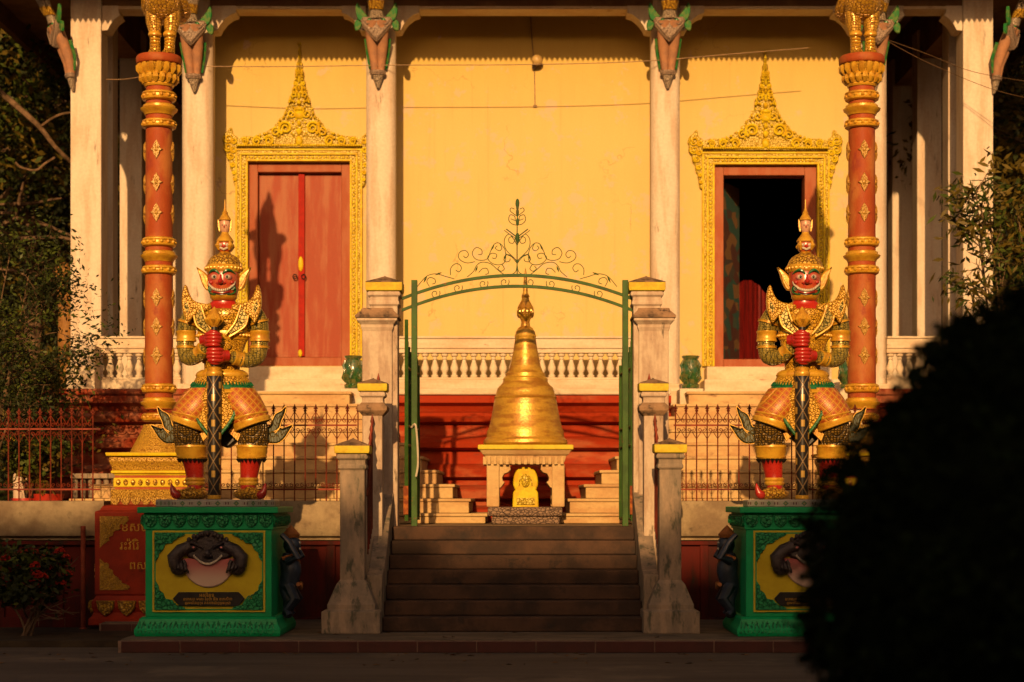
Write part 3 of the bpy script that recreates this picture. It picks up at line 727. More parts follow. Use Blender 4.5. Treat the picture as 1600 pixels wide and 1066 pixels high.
# arcade beam with corbels
zbm = Z(10, CY)
m = MB(); m.box(xL - .02, xR + .02, CY + .06, CY + .34, zbm, 8.6)
m.box(xL + .04, xL + .34, CY + .35, 36, Z(10, CY), 8.6); m.box(xR - .34, xR - .04, CY + .35, 36, Z(10, CY), 8.6)
m.build('beam', eave_m, T, smooth=False)
m = MB(); edges = [(158, 283), (330, 571.5), (617, 1018), (1063, 1341), (1387, 1505)]
for a, b in edges:
    k = 38 if b - a > 130 else 26
    for px, sg in ((a, 1), (b, -1)):
        x0 = X(px, CY); u = lambda q: x0 + sg * q * CY / F
        pl = [(u(0), Z(47, CY)), (u(9), Z(46, CY)), (u(13), Z(38, CY)), (u(20), Z(29, CY)), (u(29), Z(22, CY)), (u(k), Z(19, CY)), (u(k), Z(9, CY)), (u(k), zbm + .02), (u(0), zbm + .02)]
        m.prism(pl, CY + .04, CY + .36)
m.build('corbel', white, T, smooth=False, bev=.006)
m = MB()
for a, b in edges: k = 38 if b - a > 130 else 26; m.box(X(a + k, CY), X(b - k, CY), CY + .03, CY + .38, zbm - .03, zbm + .01)
m.build('beam_moulding', whiteclean, T, smooth=False)
# ceiling, eave, toothed fascia
EY = 22.3; EZ = Z(95, WY) + TZ * (WY - EY) + .0
m = MB(); m.box(-7.6, 8.0, EY + .06, 41, 8.62, 8.8); m.build('ceiling', ceil_m, T, smooth=False)
for sx in (-7.6, 7.9): MB().box(sx, sx + .1, EY + .1, 41, EZ, 8.61).build('side_fascia', eave_m, T, smooth=False)
m = MB(); m.box(-7.6, 8.0, EY, EY + .05, EZ + .05, 8.9)
x = -7.6
while x < 8.0: m.add([(x, EY, EZ + .05), (x + .035, EY, EZ - .012), (x + .07, EY, EZ + .05), (x, EY + .05, EZ + .05), (x + .035, EY + .05, EZ - .012), (x + .07, EY + .05, EZ + .05)], [(0, 1, 2), (5, 4, 3), (0, 3, 4, 1), (1, 4, 5, 2)]); x += .07
m.build('toothed_fascia', eave_m, T, smooth=False)
m = MB(); m.add([(-7.9, EY - .3, 8.81), (8.3, EY - .3, 8.81), (8.3, 32, 14.5), (-7.9, 32, 14.5), (-7.9, 41.5, 8.81), (8.3, 41.5, 8.81), (-7.9, EY - .3, 8.95), (8.3, EY - .3, 8.95), (8.3, 32, 14.7), (-7.9, 32, 14.7), (-7.9, 41.5, 8.95), (8.3, 41.5, 8.95)],
      [(0, 1, 2, 3), (3, 2, 5, 4), (9, 8, 7, 6), (10, 11, 8, 9), (0, 6, 7, 1), (4, 5, 11, 10), (0, 3, 9, 6), (3, 4, 10, 9), (1, 7, 8, 2), (2, 8, 11, 5)]); m.build('roof', paint('roof_tile', (.35, .10, .04), None, 3), T, smooth=False)
# side basement floors (fill under side columns)
m = MB(); m.box(-7, -6.16, 30, 41, TT, FZ); m.build('rear_basement', redold, T, smooth=False)

# ---------------------------------------------------------------- doors
def dpx(px, off=0): return wx(px) + 0
def surround(par, L0, L1, ztop, zbot, cxp, peak, py_band):
    """gilt moulded frame + carved crown; L0..L1 = inner opening px"""
    s = WY / F; w = 26 if True else 30
    e = empty('door_surround', (0, 0, 0)); e.parent = par; e.location = Vector((wx(cxp), WY, FZ)) - par.location
    base = MB(); fine = MB()
    def Lf(m, o0, o1, y, mi=0):      # a frame strip between offsets o0<o1 px outside the opening
        a0, a1 = wx(L0 - o1), wx(L0 - o0); b0, b1 = wx(L1 + o0), wx(L1 + o1)
        zt = ztop + o1 * s; zi = ztop + o0 * s
        m.box(a0, a1, y, WY + .01, zbot, zi, mi); m.box(b0, b1, y, WY + .01, zbot, zi, mi); m.box(a0, b1, y, WY + .01, zi, zt, mi)
    Lf(base, 0, 3.2, WY - .06); Lf(base, 9.5, 12.5, WY - .075); Lf(base, 16.5, 19.5, WY - .065)
    Lf(fine, 3.2, 9.5, WY - .045, 0); Lf(fine, 12.5, 16.5, WY - .05, 0)
    base.build('frame_moulding', yelp, e, smooth=False, bev=.006); fine.build('beaded_band', yel, e, smooth=False)
    bd = MB()
    z = zbot + .04
    while z < ztop:
        for xx in (wx(L0 - 6.3), wx(L1 + 6.3)): bd.ell((xx, WY - .05, z), (.018, .018, .022), 6, 4)
        z += .052
    xx = wx(L0)
    while xx < wx(L1): bd.ell((xx, WY - .05, ztop + 6.3 * s), (.022, .018, .018), 6, 4); xx += .052
    bd.build('beads', yelp, e)
    # crown
    zb = py_band   # px of band top (232)
    half = [(0, peak), (2.5, zb - 136), (6, zb - 118), (6.5, zb - 108), (9.5, zb - 96), (12, zb - 84), (17, zb - 74), (17, zb - 66), (23, zb - 56), (27, zb - 48), (34, zb - 40), (40, zb - 31), (52, zb - 24), (60, zb - 19), (75, zb - 17), (97, zb - 16), (99, zb)]
    k = (L1 - L0 + 40) / 2 / 99.5
    pts = [(a * (1 if a < 60 else 1), b) for a, b in half]
    wmax = (L1 - L0) / 2 + 19
    pts = [(a if a < 70 else wmax - (99 - a) * .8, b) for a, b in pts]
    sc_pts = []
    for i in range(len(pts) - 1):
        a, b = pts[i], pts[i + 1]; n = max(1, int(math.hypot(a[0] - b[0], a[1] - b[1]) / 5))
        for j in range(n):
            t_ = j / n; bx = a[0] + (b[0] - a[0]) * t_; bz = a[1] + (b[1] - a[1]) * t_
            sc_pts.append((bx + (1.1 if (j % 2) else -.2), bz - (1.3 if (j % 2) else 0)))
    sc_pts.append(pts[-1])
    right = [(wx(cxp + a), wz(b)) for a, b in sc_pts]; left = [(wx(cxp - a), wz(b)) for a, b in sc_pts[1:]]
    poly = right + left[::-1]
    cr = MB(); n = len(right)
    # strips left-right so the concave outline is meshed well
    Rr = [(wx(cxp + a), wz(b)) for a, b in sc_pts]; Ll = [(wx(cxp - a), wz(b)) for a, b in sc_pts]
    v = []
    for (ax, az), (bx, bz) in zip(Ll, Rr): v += [(ax, WY - .045, az), ((ax + bx) / 2, WY - .085, az), (bx, WY - .045, bz), (ax, WY + .01, az), (bx, WY + .01, bz)]
    f = []
    for i in range(len(Ll) - 1):
        a = i * 5; b = a + 5; f += [(a, b, b + 1, a + 1), (a + 1, b + 1, b + 2, a + 2), (a + 3, b + 3, b, a), (a + 2, b + 2, b + 4, a + 4)]
    cr.add(v, f); cr.build('crown_back', yel, e, ang=60)
    o = MB()
    def blob(px, py, rx, rz, d=.03): 
        for sx in ((-1, 1) if abs(px) > .5 else (1,)): o.ell((wx(cxp + sx * px), WY - .085, wz(py)), (rx * s, d, rz * s), 8, 6)
    def sprl(px, py, r, a0, tn, sg, rad=1.5):
        for sx in (-1, 1):
            p = spiral(0, 0, 0, r * s, R(a0), tn, sg, rmin=.25)
            p = [(wx(cxp) + sx * (px * s + q[0]), WY - .09 - .02 * i / len(p), wz(py) + q[2]) for i, q in enumerate(p)]
            o.tube(p, [rad * s * (1 - .4 * i / len(p)) for i in range(len(p))], 6)
    sprl(21, zb - 30, 11, -60, 1.6, 1, 2.3); sprl(47, zb - 10, 8, 20, 1.5, 1, 2.0); sprl(66, zb - 9, 7, 160, 1.5, -1, 1.8); sprl(84, zb - 9, 6, 20, 1.5, 1, 1.6)
    sprl(36, zb - 24, 7, 100, 1.3, -1, 1.7); sprl(12, zb - 52, 7, 120, 1.3, 1, 1.6); sprl(9, zb - 82, 5, 60, 1.3, 1, 1.3); sprl(6, zb - 98, 4, 240, 1.3, -1, 1.2); sprl(3.5, zb - 116, 3, 60, 1.2, 1, 1)
    for i in range(26): 
        t_ = i / 25; a = 4 + 92 * t_; blob(a, zb - 3, 2.2, 2.0, .022)
    for yy, rx, rz in ((zb - 10, 6, 8), (zb - 24, 4.5, 6), (zb - 37, 3.5, 5), (zb - 50, 9, 7), (zb - 60, 6, 4), (zb - 69, 4, 5), (zb - 80, 3, 6), (zb - 92, 2.6, 5), (zb - 104, 2.2, 5), (zb - 117, 1.8, 5), (zb - 128, 1.3, 5), (zb - 138, 1, 5)): blob(0, yy, rx, rz, .045)
    rnd = random.Random(3)
    for i in range(70):
        yy = rnd.uniform(zb - 120, zb - 5); hwid = 0
        for j in range(len(pts) - 1):
            if pts[j][1] <= yy <= pts[j + 1][1]:
                tt = (yy - pts[j][1]) / max(1e-6, pts[j + 1][1] - pts[j][1]); hwid = pts[j][0] + (pts[j + 1][0] - pts[j][0]) * tt
        if hwid < 4: continue
        blob(rnd.uniform(3, hwid - 1), yy, rnd.uniform(1.2, 2.2), rnd.uniform(1.5, 3), .026)
    for j in range(0, len(sc_pts) - 1, 2):
        a = sc_pts[j]
        if a[0] > wmax - 8: continue
        for sx in (-1, 1): o.ell((wx(cxp + sx * (a[0] - 1.5)), WY - .06, wz(a[1] + 2)), (1.7 * s, .022, 2.6 * s), 6, 5)
    o.build('crown_scrolls', yelp, e)
    fin = MB(); fin.tube([(wx(cxp), WY - .05, wz(peak + 22)), (wx(cxp), WY - .05, wz(peak + 8)), (wx(cxp), WY - .05, wz(peak - 2))], [2.2 * s, 1.3 * s, .3 * s], 6); fin.build('finial', yelp, e)
    # ears
    er = MB()
    for sx in (-1, 1):
        E = [(97.5, -17), (104, -22), (106, -31), (110, -30), (112, -26), (118, -22), (121, -13), (119, -8), (119.5, 1), (115, 7), (114, 16), (110, 22), (108.5, 32), (105, 38), (104, 48), (102, 58), (97.5, 58), (97.5, 30), (97.5, 0)]
        E = [(wx(cxp + sx * (wmax - 99 + a)), wz(zb + b)) for a, b in E]; E = sm2(E, 3, True)
        er.prism(E, WY - .06, WY + .01, 0, .012); ec = MB()
        for (a, b, r_) in ((111, -14, 7.5), (102, -10, 5), (111, 0, 7), (103, 4, 5), (107, 14, 5.5), (104, 27, 4), (101.8, 39, 3), (100.5, 50, 2.4)):
            p = spiral(0, 0, 0, r_ * s, R(40), 1.5, -1, rmin=.25); p = [(wx(cxp + sx * (wmax - 99 + a)) + sx * q[0], WY - .075, wz(zb + b) + q[2]) for q in p]
            ec.tube(p, 1.3 * s, 6)
        ec.build('ear_carving', yelp, e)
    er.build('crown_ears', yel, e)
    return e
# left (closed) door
D = empty('door', (0, 0, 0)); D.parent = T; D.location = Vector(((dl[0] + dl[1]) / 2, WY, dl[2])) - T.location; D['label'] = 'closed red double door'
s_ = WY / F
m = MB(); fy0, fy1 = WY + .05, WY + .30
m.box(dl[0], wx(402), fy0, fy1, dl[2], dl[3]); m.box(wx(533), dl[1], fy0, fy1, dl[2], dl[3]); m.box(wx(402), wx(533), fy0, fy1, wz(268), dl[3]); m.box(wx(402), wx(533), fy0, fy1, dl[2], wz(558))
m.build('door_frame', pinkwood, D, smooth=False, bev=.01)
for a, b in ((402.5, 466.5), (471.5, 532.5)):
    m = MB(); m.box(wx(a), wx(b), WY + .16, WY + .21, wz(557.5), wz(268.5)); 
    m.box(wx(a + 1), wx(b - 1), WY + .152, WY + .16, wz(557), wz(552)); 
    m.build('door_leaf', redwood, D, smooth=False, bev=.004)
m = MB(); m.box(wx(464.5), wx(474.5), WY + .115, WY + .17, wz(556), wz(269)); m.build('meeting_bar', redbar, D, smooth=False, bev=.006)
m = MB(); m.ell((wx(468.5), WY + .11, wz(411)), (4 * s_, .02, 12 * s_), 10, 8); m.ell((wx(467.5), WY + .11, wz(551)), (3.2 * s_, .02, 6 * s_), 10, 8); m.build('gilt_boss', yelp, D)
for px in (459.5, 473): 
    m = MB(); m.tube([(wx(px) + 3.2 * s_ * math.cos(a * PI / 8), WY + .10, wz(431) + 3.6 * s_ * math.sin(a * PI / 8)) for a in range(17)], .008, 6); m.build('ring_handle', blk, D)
surround(T, 388, 547, dl[3], wz(572), 468.5, 68, 232)
# right (open) door
D = empty('door', (0, 0, 0)); D.parent = T; D.location = Vector(((dr[0] + dr[1]) / 2, WY, dr[2])) - T.location; D['label'] = 'open doorway with dark room behind'
m = MB(); m.box(dr[0], wx(1131), fy0 - .02, fy1, dr[2], dr[3]); m.box(wx(1258), dr[1], fy0 - .02, fy1, dr[2], dr[3]); m.box(wx(1131), wx(1258), fy0 - .02, fy1, wz(273.5), dr[3]); m.box(wx(1131), wx(1258), fy0 - .02, fy1, dr[2], wz(561))
m.build('door_frame', pinkwood, D, smooth=False, bev=.01)
m = MB(); v = [(wx(1131), WY + .32, wz(560)), (wx(1131) + .33, WY + .98, wz(560)), (wx(1131) + .33, WY + .98, wz(276)), (wx(1131), WY + .32, wz(276))]
v += [(a - .03, b + .02, c_) for a, b, c_ in v]
m.add(v, [(0, 1, 2, 3), (7, 6, 5, 4), (0, 4, 5, 1), (1, 5, 6, 2), (2, 6, 7, 3), (3, 7, 4, 0)]); m.build('door_leaf', mural, D, smooth=False)
m = MB(); k = 24; v = []
for i in range(k + 1): u = i / k; yy_ = 27.0 + .05 * math.sin(i * 1.7); x_ = wx(1150) + .75 * u; v += [(x_, yy_, dr[2] + .02), (x_, yy_, dr[2] + 1.05 + .35 * math.sin(u * PI)), (x_, yy_ + .03, dr[2] + .02), (x_, yy_ + .03, dr[2] + 1.05 + .35 * math.sin(u * PI))]
m.add(v, [(4 * i, 4 * i + 4, 4 * i + 5, 4 * i + 1) for i in range(k)] + [(4 * i + 3, 4 * i + 7, 4 * i + 6, 4 * i + 2) for i in range(k)] + [(4 * i + 1, 4 * i + 5, 4 * i + 7, 4 * i + 3) for i in range(k)])
m.build('altar_cloth', curt, T)
surround(T, 1116, 1276, dr[3], wz(573), 1195, 80, 236)

# ---------------------------------------------------------------- wall lamp, conduit, cables
e = empty('wall_lamp', P(838, 97, WY - .1)); tag(e, 'small round yellowish lamp on a thin pipe high on the ochre wall', 'lamp')
MB().ell(P(839, 94, WY - .14), (9 * s_, .07, 8 * s_), 14, 10).build('globe', lampm, e)
m = MB(); m.tube([P(838, 98, WY - .1), P(834, 107, WY - .03)], [.05, .03], 10); m.build('socket', caproof, e)
m = MB(); m.tube([P(828, 5, WY - .012), P(831, 60, WY - .012), P(835, 105, WY - .012), P(836, 166, WY - .012)], .008, 6); m.box(wx(833), wx(839), WY - .03, WY, wz(168), wz(165)); m.build('conduit', cablem, e)
def cable(pts, lab, r_=.006):
    o = MB().tube(smooth_path(pts, 8), r_, 5).build('cable', cabled if 'thin' in lab else cablem); tag(o, lab, 'cable')
cable([P(323, 104, 24.28), P(460, 104, 24.2), P(600, 102, 24.2), P(820, 101, 24.2), P(1000, 96, 24.2), P(1150, 84, 24.2), P(1262, 75, 24.2)], 'pale cable strung across the temple front just below the eave shadow')
cable([P(1386, 62, 24.2), P(1450, 85, 24.0), P(1520, 112, 23.6), P(1620, 130, 23)], 'upper thin cable from the right columns toward the right edge', .004)
cable([P(1386, 64, 24.2), P(1450, 98, 24.0), P(1552, 140, 23.6), P(1640, 160, 23)], 'lower thin cable from the right columns toward the right edge', .004)
cable([P(160, 124, 24.6), P(195, 124, 24.3), P(225, 119, 23.9)], 'short cable end between corner column and left red column', .006)

# ---------------------------------------------------------------- bracket figures
def bracket():
    e = empty('bracket_figure', (0, 0, 0)); s = CY / F * .985
    def q(x, py, y): return (x * s, y, (137 - py) * s)
    # lean forward: y from 0 at the tip to -.75 at the eave
    def yy(py): t_ = (137 - py) / 137; return -.02 - .10 * t_ - .42 * max(0, t_ - .3) ** 1.3
    def el(m, rows, mi=0, n=14):
        v = []; f = []
        for py, hx, hy, c in rows:
            for k in range(n): a = 2 * PI * k / n; v.append((s * (c + hx * math.cos(a)), yy(py) + s * hy * math.sin(a) - s * hy * .6, (137 - py) * s))
        for j in range(len(rows) - 1):
            for k in range(n): a = j * n + k; b = j * n + (k + 1) % n; f.append((a, b, b + n, a + n))
        f += [tuple(reversed(range(n))), tuple((len(rows) - 1) * n + k for k in range(n))]; m.add(v, f, mi)
    m = MB(); el(m, [(138, 2, 2, 0), (132, 4.5, 4, 0), (124, 7, 5, 0), (117, 9.5, 6, 0)]); m.build('tail_tip', silverc, e)
    m = MB(); el(m, [(118, 12, 7, 0), (114, 13, 8, 0), (111, 12, 7, 0)]); m.build('hem_band', greyc, e)
    m = MB()
    for sx in (-1, 1): el(m, [(112, 5.5, 6.5, sx * 5), (95, 7, 7.5, sx * 6), (75, 9, 9, sx * 7.5), (55, 10.5, 10, sx * 8), (40, 10, 10, sx * 8)])
    m.build('skirt', skirtm, e)
    m = MB()
    for sx in (-1, 1):
        m.tube([(sx * 13 * s, yy(108), q(0, 108, 0)[2]), (sx * 16 * s, yy(85) + .03, q(0, 85, 0)[2]), (sx * 19 * s, yy(62) + .03, q(0, 62, 0)[2])], [1.5 * s, 2.8 * s, 3 * s], 6)
    m.build('skirt_edge', gwing, e)
    m = MB(); Yp = yy(50) - .13
    pl = [(0, 72), (6, 67), (14, 58), (22, 48), (25, 38), (21, 33), (10, 33), (0, 27)]
    pl = [(a * s, (137 - b) * s) for a, b in pl] + [(-a * s, (137 - b) * s) for a, b in pl[-2:0:-1]]
    m.prism(pl, Yp, Yp + .09, 0, .02)
    for sx in (-1, 1): m.tube([(sx * 4 * s, Yp - .005, q(0, 36, 0)[2]), (sx * 8 * s, Yp - .012, q(0, 44, 0)[2]), (sx * 15 * s, Yp - .012, q(0, 45, 0)[2]), (sx * 22 * s, Yp - .005, q(0, 37, 0)[2])], 1.3 * s, 6); m.tube([(0, Yp - .01, q(0, 68, 0)[2]), (sx * 11 * s, Yp - .012, q(0, 56, 0)[2]), (sx * 21 * s, Yp - .01, q(0, 44, 0)[2])], 1.2 * s, 6)
    m.build('hip_garment', greyc, e)
    m = MB()
    for sx in (-1, 1): m.ell((sx * 11 * s, Yp - .01, q(0, 39, 0)[2]), (3.4 * s, .02, 3 * s), 10, 6)
    m.build('gem', greeng, e)
    m = MB()
    for sx in (-1, 1):
        a = [(14, 32), (24, 20), (30, 10), (33, 20), (31, 32), (26, 39), (19, 36)]
        m.prism(sm2([(sx * x_ * s, (137 - z_) * s) for x_, z_ in a], 3, True), Yp + .02, Yp + .06, 0, .008)
        a = [(23, 42), (30, 36), (35, 42), (34, 52), (30, 53), (26, 50)]
        m.prism(sm2([(sx * x_ * s, (137 - z_) * s) for x_, z_ in a], 3, True), Yp + .05, Yp + .09, 0, .008)
    m.build('wing', gwing, e)
    m = MB(); el(m, [(36, 13, 9, 0), (26, 10, 8, 0), (14, 13, 9, 0), (0, 17, 10, 0), (-14, 19, 10, 0), (-26, 14, 9, 0), (-31, 6, 6, 0), (-38, 6, 6, 0), (-44, 9, 9, 0), (-54, 10, 10, 0), (-64, 8, 8, 0), (-76, 4, 4, 0), (-92, 1, 1, 0)])
    for sx in (-1, 1):
        m.tube([(sx * 17 * s, yy(-20) - .05, q(0, -22, 0)[2]), (sx * 28 * s, yy(-30) - .10, q(0, -34, 0)[2]), (sx * 27 * s, yy(-70) - .12, q(0, -70, 0)[2]), (sx * 22 * s, yy(-100) - .2, q(0, -105, 0)[2])], [5 * s, 4.5 * s, 4 * s, 3.5 * s], 8)
    m.build('torso', silverc, e)
    m = MB(); el(m, [(24, 11.5, 9.5, 0), (18, 12.5, 10, 0), (12, 14, 10.5, 0)]); el(m, [(-24, 15, 10, 0), (-18, 19.5, 11, 0), (-10, 19, 11, 0)]); m.build('chest_band', goldc, e)
    return e
bsrc = bracket(); bsrc.parent = T
def place_b(o, px, pyb, Y, rz): o.location = P(px, pyb, Y) - T.location; o.rotation_euler = (0, 0, rz)
place_b(bsrc, 591, 138, CY - .02, 0)
for px, pyb, rz, dx in ((1043, 138, 0, 0), (304, 144, 0, 0), (1366, 142, 0, 0), (118, 142, R(-62), 0), (1549, 146, R(62), 0)):
    o = copy_tree(bsrc, T); place_b(o, px, pyb, CY - .02, rz)

# ---------------------------------------------------------------- green glazed pots on white pedestals
def pot():
    e = empty('glazed_pot', (0, 0, 0)); 
    m = MB(); m.lathe((0, 0), [(.09, .0), (.115, .01), (.12, .05), (.10, .065)], 16); m.build('foot', glaze, e)
    m = MB(); m.lathe((0, 0), [(.09, .06), (.11, .10), (.125, .19), (.118, .27), (.10, .34), (.09, .37), (.112, .40), (.118, .42), (.10, .425), (.09, .40), (0, .39)], 20)
    for k in range(6):
        a = 2 * PI * k / 6 + .3
        m.tube([(.10 * math.cos(a), .10 * math.sin(a), .08), (.135 * math.cos(a), .135 * math.sin(a), .14), (.125 * math.cos(a + .25), .125 * math.sin(a + .25), .22), (.125 * math.cos(a - .1), .125 * math.sin(a - .1), .30), (.10 * math.cos(a), .10 * math.sin(a), .37)], [.008, .022, .014, .02, .008], 7)
    m.build('body', glaze, e); return e
pp = pot(); locs = [(552, 'green glazed pot on the step right of the closed red door'), (1079, 'green glazed pot left of the open dark doorway'), (1326, 'green glazed pot behind the right statue beside the red column')]
for i, (px, lab) in enumerate(locs):
    o = pp if i == 0 else copy_tree(pp); Yp = 23.6
    zt = Z(608, Yp); o.location = (X(px, Yp), Yp, zt); tag(o, lab, 'pot', 'green glazed pots flanking the temple doors')
    b = MB().box(X(px, Yp) - .15, X(px, Yp) + .15, Yp - .15, Yp + .4, 2.3, zt - .002).build('pot_plinth', whiteclean, smooth=False, bev=.01)
    tag(b, ['white block under the pot beside the closed red door', 'white block under the pot beside the open doorway', 'white block under the pot behind the right statue'][i], 'plinth')
# ================================================================ STUPA
SY = 20.9; sx0 = X(821, SY)
e = empty('bell_stupa', (sx0, SY, TT)); tag(e, 'golden bell shaped stupa on a small pillared yellow table behind the gate', 'stupa')
k_ = SY / F
def sz(py): return Z(py, SY)
pr = [(62, 697), (66, 693), (65, 688), (61, 684), (60, 678), (60, 674), (57, 668), (54, 655), (51, 640), (49, 628), (48, 624), (49, 621), (46.5, 618), (45.5, 613), (43, 606), (37, 600), (35, 597), (35, 592), (31.5, 589), (31, 584), (28, 582), (26, 578), (24, 572), (21.5, 562), (21.5, 559), (20.5, 556), (19, 548), (18.5, 545), (17, 535), (16.2, 528), (17, 526), (15.8, 523), (15, 519), (11.5, 513), (7.5, 510), (6.5, 504), (7.5, 500), (9.5, 497), (12, 490), (11.5, 484), (12.5, 481), (10.5, 477), (6.5, 470), (5.5, 466), (6.5, 463), (4, 458), (3.2, 445), (2.2, 430), (0, 418)]
MB().lathe((sx0, SY), [(r * k_, sz(p)) for r, p in pr], 48).build('bell', stgold, e, ang=32)
m = MB()
for i in range(10):
    a = 2 * PI * i / 10; m.ell((sx0 + 10.5 * k_ * math.cos(a), SY + 10.5 * k_ * math.sin(a), sz(489)), (.022, .022, .06), 6, 6)
m.build('lotus_bud', goldc, e)
m = MB(); m.box(sx0 - 73 * k_, sx0 + 73 * k_, SY - .53, SY + .53, sz(704.5), sz(697)); m.build('slab', capyel, e, smooth=False, bev=.012)
m = MB(); m.lathe((sx0, SY), [(58 * k_, sz(726)), (60 * k_, sz(722)), (62 * k_, sz(714)), (66 * k_, sz(711)), (70 * k_, sz(705))], square=True)
for i in range(13):
    x = sx0 + (-56 + i * 9.3) * k_; m.box(x - .018, x + .018, SY - .472, SY - .43, sz(727), sz(715)); m.box(sx0 - .472, sx0 - .43, SY - .42 + i * .068, SY - .39 + i * .068, sz(727), sz(715))
m.build('entablature', stone_s, e, smooth=False, bev=.004)
m = MB()
for sx in (-1, 1):
    for sy in (-1, 1):
        m.box(sx0 + sx * 50 * k_ - .07, sx0 + sx * 50 * k_ + .07, SY + sy * .36 - .07, SY + sy * .36 + .07, sz(792), sz(726) + .001)
m.build('table_leg', stone_s, e, smooth=False, bev=.012)
m = MB()
for sy in (-1, 1):
    for sx in (-1, 1):
        pl = [(44, 726), (24, 726), (23, 735), (27, 739), (33, 741), (36, 747), (35, 752), (32, 754), (35, 758), (38, 762), (44, 764)]
        m.prism([(sx0 + sx * a * k_, sz(b)) for a, b in pl], SY + sy * .36 - .03, SY + sy * .36 + .03)
m.build('spandrel', stone_s, e, smooth=False, bev=.005)
m = MB(); m.box(sx0 - 52 * k_, sx0 + 52 * k_, SY - .46, SY + .46, TT + .002, sz(806)); m.box(sx0 - 58 * k_, sx0 + 56 * k_, SY - .50, SY + .48, sz(806), sz(792) - .002); 
m.build('pebbled_base', rubble, e, smooth=False, bev=.02)
st_ = MB(); pl = [(-20, 793), (-19, 770), (-16, 766), (-19, 758), (-18, 745), (-14, 736), (-7, 732), (0, 730), (7, 732), (14, 736), (18, 745), (19, 758), (16, 766), (19, 770), (20, 793)]
st_.prism(sm2([(sx0 + a * k_, sz(b)) for a, b in pl], 2), SY - .32, SY - .22, 0, .012)
e2 = empty('shrine_tablet', (sx0, SY - .27, sz(793))); tag(e2, 'small yellow arched tablet with a relief standing under the golden stupa', 'tablet')
st_.build('slab', yelp, e2)
m = MB(); m.ell((sx0, SY - .325, sz(752)), (.05, .02, .075), 10, 8); m.tube([(sx0 + 10 * k_ * math.cos(PI * a / 10), SY - .322, sz(760) + .13 * math.sin(PI * a / 10)) for a in range(11)], .008, 5); m.box(sx0 - .1, sx0 + .1, SY - .34, SY - .32, sz(788), sz(778)); m.build('relief', yel, e2)

